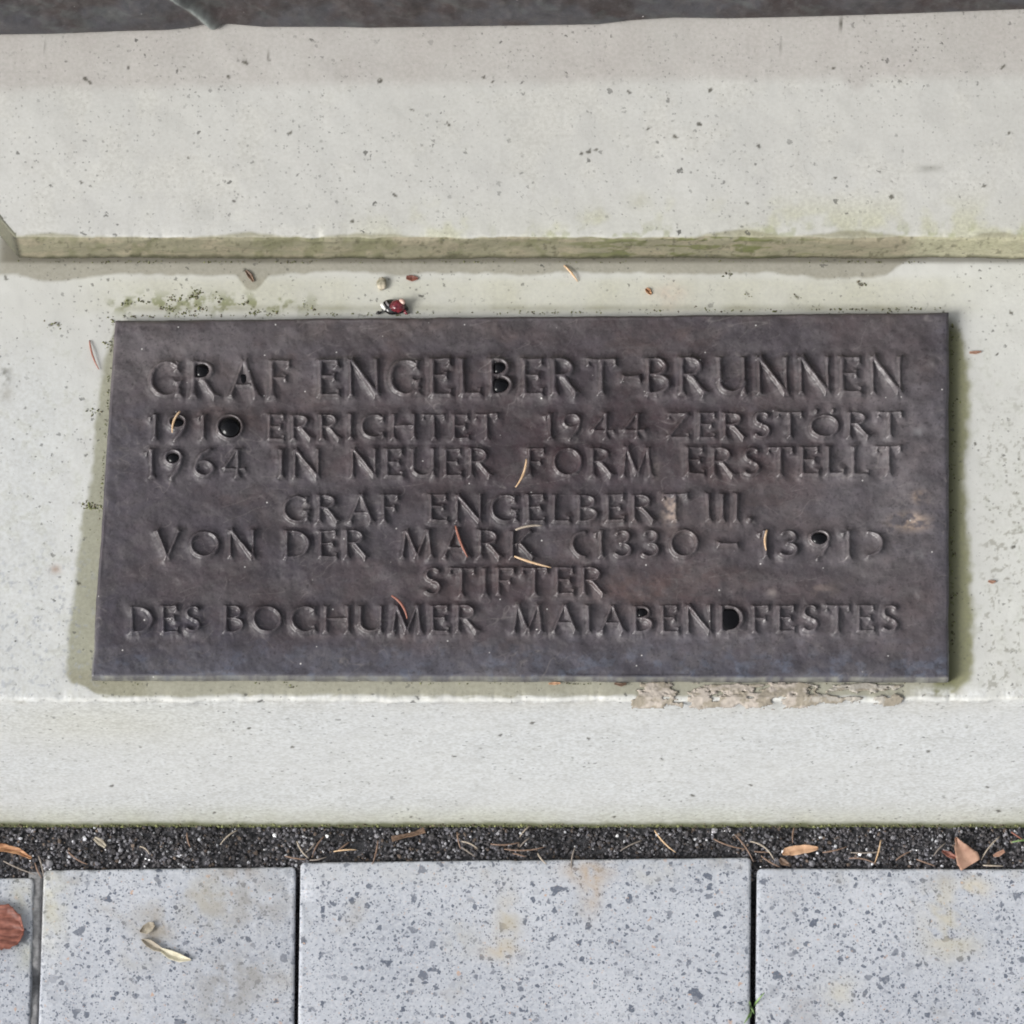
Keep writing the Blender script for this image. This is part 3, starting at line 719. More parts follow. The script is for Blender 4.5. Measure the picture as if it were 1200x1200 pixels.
slab([(33, BOTY), (340, BOTY), (346.5, 1015), (51, 1019)], Z_SLAB - .0002, 'speckled grey slab with a cream husk and grey brown stains on it',
     [(60, 1060, 18, 50, (178, 174, 152), .6), (86, 1030, 8, 6, (120, 112, 95), .8), (280, 1022, 24, 10, (145, 135, 125), .7), (245, 1055, 30, 30, (160, 155, 142), .75), (300, 1060, 45, 30, (140, 138, 135), .8),
      (180, 1090, 22, 22, (150, 142, 128), .85), (270, 1150, 40, 30, (135, 133, 130), .8), (300, 1135, 20, 20, (140, 138, 134), .6), (160, 1125, 20, 12, (150, 148, 142), .6), (260, 1180, 40, 25, (150, 150, 150), .6)])
slab([(344, BOTY), (876, BOTY), (880.5, 1004), (352, 1010)], Z_SLAB + .0012, 'widest fully seen slab, speckled grey with tan stains, between two narrow joints',
     [(690, 1022, 26, 12, (168, 146, 118), .95), (693, 1045, 10, 22, (172, 152, 126), .7), (595, 1085, 14, 36, (168, 160, 142), .8), (585, 1115, 20, 10, (172, 158, 134), .7), (770, 1025, 20, 10, (182, 176, 158), .6),
      (480, 1025, 160, 12, (170, 170, 168), .3), (850, 1012, 20, 8, (140, 135, 128), .6), (540, 1100, 20, 20, (160, 158, 150), .5)])
slab([(882, BOTY), (1420, BOTY), (1425, 1018), (887, 1017)], Z_SLAB - .0004, 'speckled grey slab with a yellowish stain, right of the dark joint with grass',
     [(1105, 1075, 28, 40, (180, 172, 148), .6), (1120, 1110, 30, 16, (178, 172, 152), .5), (920, 1060, 18, 60, (158, 160, 165), .55), (1140, 1040, 20, 12, (190, 178, 150), .6), (985, 1165, 20, 20, (186, 180, 160), .5), (940, 1180, 20, 30, (150, 150, 152), .5)])

# paving that goes on behind the photographer and to the sides
def sheet(name, x0, y0, x1, y1, z, mat):
    me = raw_mesh(name, [(x0, y0, z), (x1, y0, z), (x1, y1, z), (x0, y1, z)], [(0, 1, 2, 3)], False, np.zeros((4, 4)))
    return structure(obj(name, me, mat))
yb = float(unz(600, BOTY, Z_SLAB)[1])
sheet('pavement', -20, -20, 20, yb - .006, Z_SLAB - .002, M_slab)
yt = float(unz(600, 1022, Z_SLAB)[1])
sheet('pavement', float(unz(1431, 1030, Z_SLAB)[0]), yb - .004, 20, yt, Z_SLAB - .002, M_slab)
sheet('pavement', -20, yb - .004, float(unz(-496, 1030, Z_SLAB)[0]), yt, Z_SLAB - .002, M_slab)
# grit bed
gy0, gx0 = float(unz(600, 1046, Z_GRIT)[1]), .95
nx, ny = 700, 40
bxg, byg = np.meshgrid(np.linspace(-gx0, gx0, nx), np.linspace(gy0, Y_EDGE + .01, ny))
bz = Z_GRIT - .003 + (fbm(bxg * 90, byg * 90, 180) - .5) * .004
structure(obj('grit_strip', raw_mesh('grit_strip', np.stack([bxg, byg, bz], -1), grid_quads(ny, nx), True), M_bed))
# sand in the widest joint
sx, sy = [], []
jr = np.linspace(1022, BOTY, 220)
xl = np.interp(jr, [1028, BOTY], [38, 23]); xr = np.interp(jr, [1018, BOTY], [49, 35]) + 4
cols_j = np.stack([xl + (xr - xl) * t for t in np.linspace(-.3, 1, 9)], 1)
rj = np.repeat(jr[:, None], 9, 1)
jx, jy = unz(cols_j, rj, Z_SLAB - .003)
jz = Z_SLAB - .0030 + (fbm(jx * 220, jy * 220, 185) - .5) * .003 - .004 * sstep(.6, 1.0, np.linspace(-.3, 1, 9))[None, :] - .006 * np.exp(-((rj - 1150) / 12) ** 2)
structure(obj('joint_sand', raw_mesh('joint_sand', np.stack([jx, jy, jz], -1), grid_quads(220, 9)[:, ::-1], True), M_sand))

# ------------------------------------------------------------------ many small grains in one mesh
def ico():
    bm = bmesh.new(); bmesh.ops.create_icosphere(bm, subdivisions=1, radius=1.0)
    v = np.array([q.co[:] for q in bm.verts]); f = np.array([[q.index for q in p.verts] for p in bm.faces]); bm.free(); return v, f
IV, IF = ico()
def grains(name, pos, rad, cols, mat, flat=.75, rough=.30, smooth=False):
    n = len(pos)
    q = nrg.normal(size=(n, 4)); q /= np.linalg.norm(q, axis=1)[:, None]
    w, x, y, z = q.T
    Rm = np.stack([1 - 2 * (y * y + z * z), 2 * (x * y - z * w), 2 * (x * z + y * w), 2 * (x * y + z * w), 1 - 2 * (x * x + z * z), 2 * (y * z - x * w), 2 * (x * z - y * w), 2 * (y * z + x * w), 1 - 2 * (x * x + y * y)], 1).reshape(n, 3, 3)
    sc = nrg.uniform(.65, 1.25, (n, 1, 3))
    v = IV[None] * sc * (1 + nrg.normal(0, rough * .6, (n, len(IV), 1)).clip(-.5, .6))
    v = np.einsum('nij,nkj->nki', Rm, v) * rad[:, None, None]
    v[:, :, 2] *= flat
    v += pos[:, None, :]
    f = (IF[None] + (np.arange(n) * len(IV))[:, None, None]).reshape(-1, 3)
    c = np.repeat(np.concatenate([cols, np.ones((n, 1))], 1)[:, None, :], len(IV), 1)
    return obj(name, raw_mesh(name, v.reshape(-1, 3), None, smooth, c.reshape(-1, 4), f), mat)
# grit
n = 21000
gpx = nrg.uniform(-560, 1760, n); gpy = nrg.uniform(962, 1032, n)
gr = (.0005 + .0010 * nrg.random(n) ** 2.2)
big = nrg.random(n) > .985; gr[big] *= 1.8
gx, gy = unz(gpx, gpy, Z_GRIT)
keep = (gy < Y_EDGE - gr * .5)
gz = Z_GRIT - .002 + nrg.uniform(0, .0016, n) + (fbm(gx * 90, gy * 90, 180) - .5) * .004
tone = nrg.random(n)
base = np.where((tone < .62)[:, None], lin(66, 64, 66), np.where((tone < .88)[:, None], lin(90, 89, 94), np.where((tone < .965)[:, None], lin(120, 119, 123), np.where((tone < .994)[:, None], lin(166, 167, 172), lin(232, 232, 235)))))
base = base * nrg.uniform(.75, 1.45, (n, 1))
warm = nrg.random(n) > .93; base[warm] = lin(104, 92, 84) * nrg.uniform(.5, 1.1, (warm.sum(), 1))
patch = fbm(gpx / 40, gpy / 30, 190)
base = base * (.8 + .8 * sstep(.3, .7, patch))[:, None]
# under the leaf mould the strip is darker soil on the left and right
o = grains('gravel', np.stack([gx, gy, gz], 1)[keep], gr[keep], base[keep], M_grit)
tag(o, 'dark asphalt grit with scattered white grains between step and slabs', 'gravel', None, 'stuff')
# grit fallen into the dark joints
n = 1500
jpy = nrg.uniform(1016, 1215, n); which = nrg.random(n) < .5
jpx = np.where(which, np.interp(jpy, [1010, 1560], [349.5, 342]), np.interp(jpy, [1010, 1560], [883.7, 879])) + nrg.uniform(-3.5, 3.5, n)
jx, jy = unz(jpx, jpy, Z_SLAB)
o = grains('joint_grit', np.stack([jx, jy, Z_SLAB - .009 + nrg.uniform(0, .003, n)], 1), nrg.uniform(.0004, .0011, n), lin(46, 45, 48) * nrg.uniform(.4, 1.5, (n, 1)), M_grit)
tag(o, 'dark crumbs lying deep in the narrow joints between slabs', 'gravel', None, 'stuff')
# moss
mp, mr = [], []
def moss_cluster(cx, cy, sx_, sy_, n, r=.0009, z=0.0):
    for _ in range(n):
        a, b = rng.gauss(cx, sx_), rng.gauss(cy, sy_)
        x, y = unz(a, b, z); mp.append((float(x), float(y), z + rng.uniform(-.0002, .0002))); mr.append(r * rng.uniform(.3, .85))
for cx, cy, n in ((232, 342, 26), (226, 347, 30), (205, 350, 22), (166, 352, 18), (147, 354, 8), (196, 362, 30), (236, 361, 22), (215, 366, 20), (255, 350, 12), (285, 354, 10), (363, 362, 8), (355, 354, 6), (300, 366, 20), (322, 366, 20), (130, 376, 8),
                  (60, 381, 7), (68, 380, 6), (818, 361, 14), (855, 323, 6), (933, 348, 6), (905, 365, 12), (1008, 332, 7), (880, 346, 8), (107, 593, 22), (99, 590, 12), (112, 596, 16), (113, 482, 10), (127, 405, 10), (92, 684, 6), (110, 624, 4), (1046, 365, 8), (980, 366, 8), (341, 802, 8), (300, 801, 4),
                  (1118, 520, 10), (1116, 560, 10), (1118, 600, 8), (1117, 650, 10), (1120, 470, 8), (1117, 420, 8), (1117, 700, 6)):
    moss_cluster(cx, cy, 4.2, 2.2, n)
for _ in range(320):   # thin growth against the plaque edges
    s = rng.random()
    if s < .45: moss_cluster(rng.uniform(140, 1105), 0, .5, .8, 0); a = rng.uniform(140, 1105); moss_cluster(a, 371 - (a - 135) * .0095, 1.5, .9, 2, .0007)
    elif s < .62: b = rng.uniform(380, 640); moss_cluster(133 - (b - 375) * .067 - 1, b, .8, 3, 2, .0006)
    elif s < .85: moss_cluster(1116, rng.uniform(380, 790), 1.2, 3, 2, .0008)
    else: moss_cluster(rng.uniform(110, 1100), 801, 3, .8, 2, .0006)
for _ in range(140):   # along the foot of the upper step
    moss_cluster(rng.uniform(20, 1080), 307, 3, .7, 2, .0006)
for _ in range(500):   # foot of the lower step
    a = rng.uniform(-20, 1220); x, _y = unz(a, 967, Z_GRIT); mp.append((float(x), Y_EDGE - .0004, Z_GRIT + abs(rng.gauss(0, .002)))); mr.append(rng.uniform(.0004, .0010))
mp = np.array(mp); mr = np.array(mr)
mc = lin(128, 132, 90) * nrg.uniform(.35, 1.25, (len(mp), 1)); br_ = nrg.random(len(mp)) > .7; mc[br_] = lin(112, 104, 86) * nrg.uniform(.5, 1.2, (br_.sum(), 1))
o = grains('moss', mp, mr, mc, M_moss, .7, .4, True)
tag(o, 'dark green moss crumbs growing round the plaque and along the step joints', 'moss', None, 'stuff')

# ------------------------------------------------------------------ mortar remains along the plaque's lower edge
def mortar(px0_, px1_, py0_, py1_, thr, seed, label, colr=(178, 169, 159)):
    gx_, gy_ = np.meshgrid(np.arange(px0_, px1_, .8), np.arange(py0_, py1_, .6))
    e = np.minimum(np.minimum(gx_ - px0_, px1_ - gx_) / 14, np.minimum((gy_ - py0_) / 3, (py1_ - gy_) / 5))
    hgt = fbm(gx_ / 24, gy_ / 7, seed) * .75 + fbm(gx_ / 6, gy_ / 4, seed + 5) * .25 + np.clip(e, 0, 1) * .22 - .22
    fine = fbm(gx_ / 3, gy_ / 3, seed + 9)
    z = np.clip((hgt - thr) * .012, -.0006, .0007) + (fine - .5) * .0006
    x, y = unz(gx_, gy_, 0)
    y_over = np.maximum(0, Y_EDGE + .0015 - y)
    z = z - y_over * 1.0
    keep = hgt > thr - .02
    kq = keep[:-1, :-1] & keep[1:, 1:] & keep[1:, :-1] & keep[:-1, 1:]
    mixm = sstep(.42, .62, fbm(gx_ / 11, gy_ / 5, seed + 12))[..., None]
    cc = (lin(*colr) * (1 - mixm) + lin(150, 142, 128) * mixm) * (.75 + .5 * fine)[..., None]
    q = grid_quads(*gx_.shape, keep=kq)[:, ::-1]
    used = np.unique(q); remap = np.full(gx_.size, -1); remap[used] = np.arange(len(used))
    mx, my = float(x.mean()), float(y.mean())
    co = np.stack([x - mx, y - my, z + .0006], -1).reshape(-1, 3)[used]
    pc = np.concatenate([cc, np.ones(cc.shape[:2] + (1,))], -1).reshape(-1, 4)[used]
    o = obj('mortar_patch', raw_mesh('mortar_patch', co, remap[q], True, pc), M_mortar); o.location = (mx, my, 0)
    sm = o.modifiers.new('thickness', 'SOLIDIFY'); sm.thickness = .0008; sm.offset = -1
    tag(o, label, 'mortar', 'mortar remains below the plaque')
mortar(738, 802, 800, 828, .40, 200, 'small squarish pinkish mortar patch under the lower plaque edge')
mortar(806, 958, 800, 829, .41, 213, 'long pinkish mortar patch crumbling under the lower plaque edge')
mortar(940, 1068, 801, 826, .44, 231, 'greyish broken mortar patch near the lower right plaque corner', (168, 163, 154))

# ------------------------------------------------------------------ pine needles
def needle(p0, p1, bow, z, mat, label, r=.00055, group=None, lift=.0012):
    """tapered curved needle between two photo pixels; bow = sideways sag in pixels"""
    n, m_ = 14, 7
    (x0, y0), (x1, y1) = p0, p1
    L = math.hypot(x1 - x0, y1 - y0); nx_, ny_ = -(y1 - y0) / L, (x1 - x0) / L
    pts = []
    for i in range(n + 1):
        t = i / n; s = 4 * t * (1 - t)
        zz = z + r + lift * s
        x, y = unz(x0 + (x1 - x0) * t + nx_ * bow * s, y0 + (y1 - y0) * t + ny_ * bow * s, zz)
        pts.append(Vector((float(x), float(y), zz)))
    c = pts[n // 2].copy(); c.z = z
    co, q = [], []
    for i, p in enumerate(pts):
        d = (pts[min(i + 1, n)] - pts[max(i - 1, 0)]).normalized(); a = d.cross(Vector((0, 0, 1))).normalized(); b = a.cross(d)
        rr = r * (.45 + .75 * math.sin(math.pi * min(.97, .18 + .8 * i / n)))
        for k in range(m_):
            an = 2 * math.pi * k / m_; co.append((p - c + a * rr * math.cos(an) + b * rr * .7 * math.sin(an))[:])
    for i in range(n):
        for k in range(m_): q.append((i * m_ + k, i * m_ + (k + 1) % m_, (i + 1) * m_ + (k + 1) % m_, (i + 1) * m_ + k))
    co.append((pts[0] - c)[:]); co.append((pts[-1] - c)[:]); T = []
    for k in range(m_): T += [(k, len(co) - 2, (k + 1) % m_), (n * m_ + k, n * m_ + (k + 1) % m_, len(co) - 1)]
    o = obj('pine_needle', raw_mesh('pine_needle', co, q, True, None, T), NEEDLE[mat]); o.location = c
    tag(o, label, 'pine needle', group)
GPL = 'dry pine needles lying on the plaque'
for p0, p1, bow, mat, lab in (
    ((211, 482), (202, 507), 3, 'tan', 'curved tan needle lying across the 9 of 1910 on the plaque'),
    ((617, 538), (604, 571), -3, 'tan', 'curved tan needle lying below the F of FORM on the plaque'),
    ((534, 616), (548, 653), 1.5, 'red', 'reddish needle lying across the A of MARK on the plaque'),
    ((604, 621), (635, 616), -2, 'pale', 'thin pale needle lying above the K of MARK on the plaque'),
    ((603, 652), (646, 665), .8, 'tan', 'straight tan needle lying above the T of STIFTER, under the K of MARK'),
    ((459, 698), (477, 725), -4, 'red', 'short reddish needle lying on the M of BOCHUMER'),
    ((899, 621), (898, 645), 2, 'tan', 'short tan needle lying in the first 1 of 1391')):
    needle(p0, p1, bow, PT + .0030, mat, lab, .00062, GPL, .0008)
needle((105, 399), (116, 433), 2, .0002, 'red', 'thin red brown needle on the pale stone left of the plaque', .0005)
needle((661, 311), (677, 330), -1, .0002, 'tan', 'short tan needle on the pale stone above the plaque, just under the upper step', .0006)
GG = 'dry pine needles lying on the grit strip'
for p0, p1, bow, mat, lab in (
    ((80, 998), (103, 1013), 2, 'brown', 'brown needle on grit above the stained slab with the husk, near its left end'),
    ((164, 992), (175, 1001), -2, 'pale', 'tiny pale hooked needle on grit above the cream husk'),
    ((4, 1009), (42, 1025), 1, 'grey', 'grey needle lying beside the orange bark strip, pointing to the sandy joint'),
    ((45, 1003), (51, 1027), -1, 'grey', 'grey needle standing out of the sandy joint, longest of the two there'),
    ((41, 1011), (49, 1029), 1, 'brown', 'brown needle poking from the sandy joint, the shorter of two there'),
    ((219, 976), (223, 993), 1, 'brown', 'short upright brown needle on grit between the cream husk slab and the step'),
    ((278, 973), (258, 990), 2, 'pale', 'pale slanting needle lying alone on grit left of the crossed group by the joint'),
    ((348, 986), (362, 1006), 2, 'pale', 'pale needle leaning into the v shaped crossing above the left dark joint'),
    ((380, 980), (366, 1004), 2, 'brown', 'red brown needle forming the other arm of the v above the left dark joint'),
    ((369, 988), (358, 999), -1, 'grey', 'short grey needle between both arms of the v above the left dark joint'),
    ((334, 1003), (360, 1007), 1, 'brown', 'flat brown needle lying just over the left dark joint'),
    ((363, 1008), (383, 1004), 1, 'grey', 'flat grey needle along the upper left corner of the widest slab'),
    ((391, 998), (418, 996), -1, 'tan', 'tan horizontal needle in the small fan right of the v shaped crossing'),
    ((409, 987), (394, 998), 0, 'brown', 'brown slanting needle in the small fan right of the v shaped crossing'),
    ((443, 985), (436, 1014), -1, 'brown', 'upright reddish needle reaching onto the widest slab, left of the brown bark flake'),
    ((536, 975), (540, 995), 1, 'brown', 'upright brown needle in the trio right of the brown bark flake'),
    ((540, 986), (560, 995), -2, 'pale', 'pale arched needle in the trio right of the brown bark flake'),
    ((541, 993), (557, 1004), 0, 'grey', 'grey slanting lower needle in the trio right of the brown bark flake'),
    ((575, 989), (609, 987), 2, 'brown', 'flat brown needle, upper one of the bundle at the middle of the grit strip'),
    ((591, 995), (640, 992), 3, 'brown', 'longest flat brown needle of the bundle at the middle of the grit strip'),
    ((601, 1000), (617, 1004), 0, 'brown', 'short flat brown needle, lowest of the bundle at the middle of the grit strip'),
    ((621, 968), (609, 981), 1, 'pale', 'pale slanting needle touching the step foot above the middle bundle'),
    ((621, 982), (609, 993), 1, 'grey', 'grey slanting needle directly over the middle bundle'),
    ((630, 1000), (641, 1013), 1, 'pale', 'short pale needle overlapping the upper edge of the widest slab'),
    ((674, 993), (670, 1022), 2, 'grey', 'upright grey needle crossing onto the tan stain of the widest slab'),
    ((767, 973), (792, 999), 2, 'tan', 'long curved tan needle lying alone on grit left of the crossed needles'),
    ((752, 985), (727, 997), 1, 'grey', 'faint grey needle beside the white grain above the widest slab'),
    ((836, 983), (874, 995), 2, 'brown', 'long brown needle pointing at the crossing above the right dark joint'),
    ((861, 978), (883, 1010), -2, 'brown', 'brown needle running down into the right dark joint'),
    ((879, 986), (907, 1008), -5, 'pale', 'strongly arched pale needle right above the right dark joint'),
    ((884, 998), (902, 999), 0, 'brown', 'short flat brown needle under the arched one by the right dark joint'),
    ((892, 1003), (914, 1016), 1, 'brown', 'brown needle touching the corner of the slab right of the dark joint'),
    ((931, 969), (929, 988), 1, 'brown', 'upright brown needle over the orange tan leaf'),
    ((964, 999), (993, 992), 1, 'brown', 'brown needle starting at the stalk end of the orange tan leaf'),
    ((997, 999), (1033, 998), 1, 'grey', 'thin flat grey needle between the two fallen leaves on grit'),
    ((1032, 985), (1025, 1011), -1, 'tan', 'upright tan needle between the two fallen leaves on grit'),
    ((995, 1006), (1027, 1013), -3, 'brown', 'curved brown needle on the slab edge right of the orange tan leaf'),
    ((1050, 1008), (1069, 997), -1, 'brown', 'hooked brown needle left of the triangular brown leaf'),
    ((1171, 981), (1150, 1008), 2, 'pale', 'pale slanting needle right of the triangular brown leaf'),
    ((1152, 1014), (1176, 1015), 0, 'pale', 'flat pale needle at the foot of the triangular brown leaf'),
    ((1185, 975), (1200, 985), 0, 'red', 'reddish needle beside the green grass blade at the right border'),
    ((1074, 1007), (1096, 1015), 0, 'brown', 'brown needle on the slab edge just left of the triangular brown leaf'),
    ((1108, 988), (1094, 1003), 1, 'grey', 'grey slanting needle touching the triangular brown leaf')):
    onslab = max(p0[1], p1[1]) > 1005
    needle(p0, p1, bow, Z_GRIT + (.004 if onslab else .0010), mat, lab, .00042, GG, .0012)

# ------------------------------------------------------------------ leaves, husk, bark, flakes
def leaf(name, spine, widths, z, mat, label, cat, curl=.0015, group=None, nseg=40, nw=9, thick=.0003, tiltx=0.0, notch=0.0, seed=0, rib=0.0):
    """spine: photo pixels; widths: (left, right) half widths in pixels along it"""
    sp = np.array(spine, float); wd = np.array(widths, float)
    tt = np.linspace(0, 1, nseg); ts = np.linspace(0, 1, len(sp))
    cx = np.interp(tt, ts, sp[:, 0]); cy = np.interp(tt, ts, sp[:, 1])
    wl_ = np.interp(tt, np.linspace(0, 1, len(wd)), wd[:, 0]); wr_ = np.interp(tt, np.linspace(0, 1, len(wd)), wd[:, 1])
    dx = np.gradient(cx); dy = np.gradient(cy); L = np.hypot(dx, dy); nx_, ny_ = -dy / L, dx / L
    jl = 1 + (fbm(tt * 9, tt * 0 + 1, 300 + seed, 3) - .5) * notch; jr_ = 1 + (fbm(tt * 9, tt * 0 + 5, 310 + seed, 3) - .5) * notch
    s = np.linspace(-1, 1, nw)
    off = np.where(s[None, :] < 0, s[None, :] * (wl_ * jl)[:, None], s[None, :] * (wr_ * jr_)[:, None])
    px_ = cx[:, None] + nx_[:, None] * off; py_ = cy[:, None] + ny_[:, None] * off
    zz = z + curl * (np.abs(s)[None, :] ** 2) + (fbm(px_ / 9, py_ / 9, 320 + seed) - .3) * .0014 + tiltx * (tt[:, None] - .3)
    zz = zz + rib * np.sin(s * 13)[None, :]
    zz = zz - .0004 * np.exp(-(s[None, :] / .16) ** 2)
    x, y = unz(px_, py_, zz)
    mx, my = float(x.mean()), float(y.mean())
    o = obj(name, raw_mesh(name, np.stack([x - mx, y - my, zz - z], -1), grid_quads(nseg, nw), True), mat); o.location = (mx, my, z)
    sm = o.modifiers.new('thickness', 'SOLIDIFY'); sm.thickness = thick; sm.offset = 0
    tag(o, label, cat, group); return o
def leaf_mat(name, a, b, sp, sc=180): return plain(name, a, b, sc, .55, .35, .5)
ML_red = plain('leaf_redbrown', (.10, .035, .026), (.27, .105, .075), 70, .55, .35, .5, stretch=(1, 5, 1))
ML_orange = leaf_mat('leaf_orange', (.42, .25, .15), (.56, .36, .23), 0)
ML_pink = leaf_mat('leaf_pinkbrown', (.30, .17, .12), (.42, .26, .19), 0)
ML_bark = plain('bark_orange', (.20, .085, .04), (.50, .28, .15), 90, .6, .3, .5, stretch=(1, 6, 1))
ML_brown = leaf_mat('bark_brown', (.10, .065, .045), (.20, .13, .09), 0)
ML_cream = leaf_mat('husk_cream', (.48, .45, .33), (.62, .58, .46), 0)
ML_grey = leaf_mat('husk_grey', (.26, .225, .175), (.40, .36, .29), 0)
leaf('fallen_leaf', [(-40, 1090), (-20, 1088), (0, 1088), (14, 1090), (28, 1092)], [(8, 8), (20, 20), (28, 27), (31, 28), (30, 27), (28, 27), (26, 25), (22, 22), (17, 17), (2, 3)], Z_SLAB + .0012, ML_red, 'large red brown ribbed leaf lying on the slab at the left border', 'leaf', .0022, notch=.45, seed=1, nw=41, rib=.00028)
leaf('fallen_leaf', [(917, 1001), (925, 997), (940, 995), (959, 994)], [(1, 1), (5, 4), (5, 5.5), (5, 6), (4.5, 4.5), (1.5, 1.5)], Z_GRIT + .003, ML_orange, 'narrow orange tan leaf lying flat on the grit strip', 'leaf', .001, notch=.35, seed=2)
leaf('leaf_scrap', [(914, 1006), (918, 1010), (924, 1013)], [(2, 2), (4, 4), (1.5, 1.5)], Z_GRIT + .002, ML_brown, 'small grey brown leaf scrap under the orange tan leaf', 'leaf scrap', .0006, seed=3)
leaf('fallen_leaf', [(1120, 981), (1124, 992), (1131, 1004), (1137, 1014)], [(.5, .5), (6, 4), (11, 9), (15, 13), (14, 12)], Z_GRIT + .0035, ML_pink, 'triangular pinkish brown leaf upright against the slab edge on grit', 'leaf', .001, tiltx=.003, notch=.15, seed=4)
leaf('leaf_scrap', [(1104, 997), (1112, 1001), (1120, 1005)], [(1, 1), (3.5, 3.5), (2, 2)], Z_GRIT + .002, ML_red, 'dark reddish leaf scrap tucked left of the triangular brown leaf', 'leaf scrap', .0008, seed=5)
leaf('leaf_scrap', [(1164, 1003), (1170, 1001), (1177, 997)], [(1, 1), (3, 3), (2, 2)], Z_GRIT + .002, ML_pink, 'small pinkish leaf scrap right of the pale slanting needle', 'leaf scrap', .0006, seed=6)
leaf('bark_strip', [(-14, 993), (5, 994), (22, 998), (37, 1006)], [(5, 4), (5, 3.5), (4, 3), (1, 1)], Z_GRIT + .003, ML_bark, 'orange brown bark strip on the grit at the left border', 'bark', .001, notch=.4, seed=7)
leaf('bark_flake', [(459, 983), (472, 980), (486, 977), (498, 973)], [(3, 3.5), (2.5, 2.5), (2.5, 2.5), (4, 3.5)], Z_GRIT + .0025, ML_brown, 'dull brown bark flake lying on the grit above the widest slab', 'bark', .0006, notch=.5, seed=8)
leaf('bark_flake', [(111, 982), (118, 987), (124, 992)], [(2, 2), (4, 4), (1.5, 2)], Z_GRIT + .0022, ML_grey, 'pale stone grey chip lying on the grit above the husk slab', 'chip', .0003, seed=9, thick=.0012)
# husk: grey-brown hood with a cream wing
hz = Z_SLAB + .0008
hk = leaf('seed_husk', [(166, 1101), (174, 1105), (182, 1110), (189, 1113)], [(1, 1), (4.5, 4.5), (4.5, 4.5), (2.5, 2.5)], hz, ML_grey, 'cream and grey winged seed husk lying on the stained slab', 'seed husk', .0016, seed=11)
wg = leaf('wing', [(188, 1113), (200, 1119), (211, 1123), (224, 1125)], [(2.5, 2), (5.5, 5), (5, 4.5), (.6, .6)], hz, ML_cream, '', '', .0016, seed=12)
hd = leaf('hood', [(164, 1092), (170, 1089), (176, 1085), (181, 1083)], [(1, 1), (5, 6), (5, 6), (2, 2)], hz, ML_grey, '', '', .0014, seed=13)
bpy.context.view_layer.update()
for c_ in (wg, hd):
    for kx in ('label', 'category'): del c_[kx]
    c_.parent = hk; c_.matrix_parent_inverse = hk.matrix_world.inverted()
# flakes on the step
leaf('leaf_flake', [(476, 325), (483, 326), (490, 326)], [(2, 2), (3.6, 3.6), (1, 1)], .0004, ML_red, 'dark pinkish leaf flake on the stone above the red berry', 'leaf flake', .0006, seed=14)
leaf('leaf_flake', [(757, 338), (760, 341), (763, 345)], [(1.5, 1.5), (3.2, 3.2), (1, 1)], .0004, ML_bark, 'small brown leaf flake on the stone above the plaque, near the pinkish stain', 'leaf flake', .0006, seed=15)
leaf('leaf_flake', [(643, 801), (650, 801), (657, 800.5)], [(.8, .8), (2, 1.6), (.8, .8)], .0018, ML_orange, 'orange flake caught under the lower plaque edge near its middle', 'leaf flake', .0003, seed=16)
leaf('leaf_flake', [(720, 801), (728, 802), (734, 801)], [(1, 1), (2, 2.5), (1, 1)], .0014, ML_brown, 'dark brown flake under the lower plaque edge beside the squarish mortar', 'leaf flake', .0003, seed=17)
leaf('leaf_flake', [(288, 317), (293, 323), (297, 330)], [(1.2, 1.2), (3, 3), (1, 1)], .0004, ML_brown, 'dull brown flake in the wet drip under the upper step', 'leaf flake', .0005, seed=18)
leaf('leaf_flake', [(1136, 413), (1143, 413), (1150, 412)], [(1, 1), (1.8, 1.8), (.6, .6)], .0003, ML_pink, 'tiny reddish flake on the stone right of the upper plaque corner', 'leaf flake', .0004, seed=19)
leaf('leaf_flake', [(1158, 681), (1163, 682), (1167, 681)], [(1, 1), (2, 2), (.6, .6)], .0003, ML_pink, 'tiny dull pink flake on the stone right of the plaque, lower down', 'leaf flake', .0004, seed=20)
# pebble
def lump(name, px_, py_, z, rx_, ry_, rz_, mat, seed=0, amp=.25, sub=3, parent=None, rot=0):
    bm = bmesh.new(); bmesh.ops.create_icosphere(bm, subdivisions=sub, radius=1)
    for v in bm.verts:
        n_ = v.co.normalized(); k_ = 1 + amp * (float(fbm(n_.x * 1.7 + 4, n_.y * 1.7 + n_.z * 1.3 + 4, 330 + seed, 3)) - .5) * 2
        a, b = n_.x * rx_ * U * k_, n_.y * ry_ * U * k_
        v.co = (a * math.cos(rot) - b * math.sin(rot), a * math.sin(rot) + b * math.cos(rot), n_.z * rz_ * U * k_)
    for f in bm.faces: f.smooth = True
    me = bpy.data.meshes.new(name); bm.to_mesh(me); bm.free()
    o = obj(name, me, mat)
    x, y = unz(px_, py_, z + rz_ * U); o.location = (float(x), float(y), z + rz_ * U * .85)
    if parent is not None:
        bpy.context.view_layer.update(); o.parent = parent; o.matrix_parent_inverse = parent.matrix_world.inverted()
    return o
pb = lump('pebble', 447, 332, 0, 5.5, 8, 4, plain('pebble_olive', (.12, .12, .085), (.62, .55, .42), 170, .5), 1, .35)
tag(pb, 'small olive and cream pebble on the stone above the red berry', 'pebble')
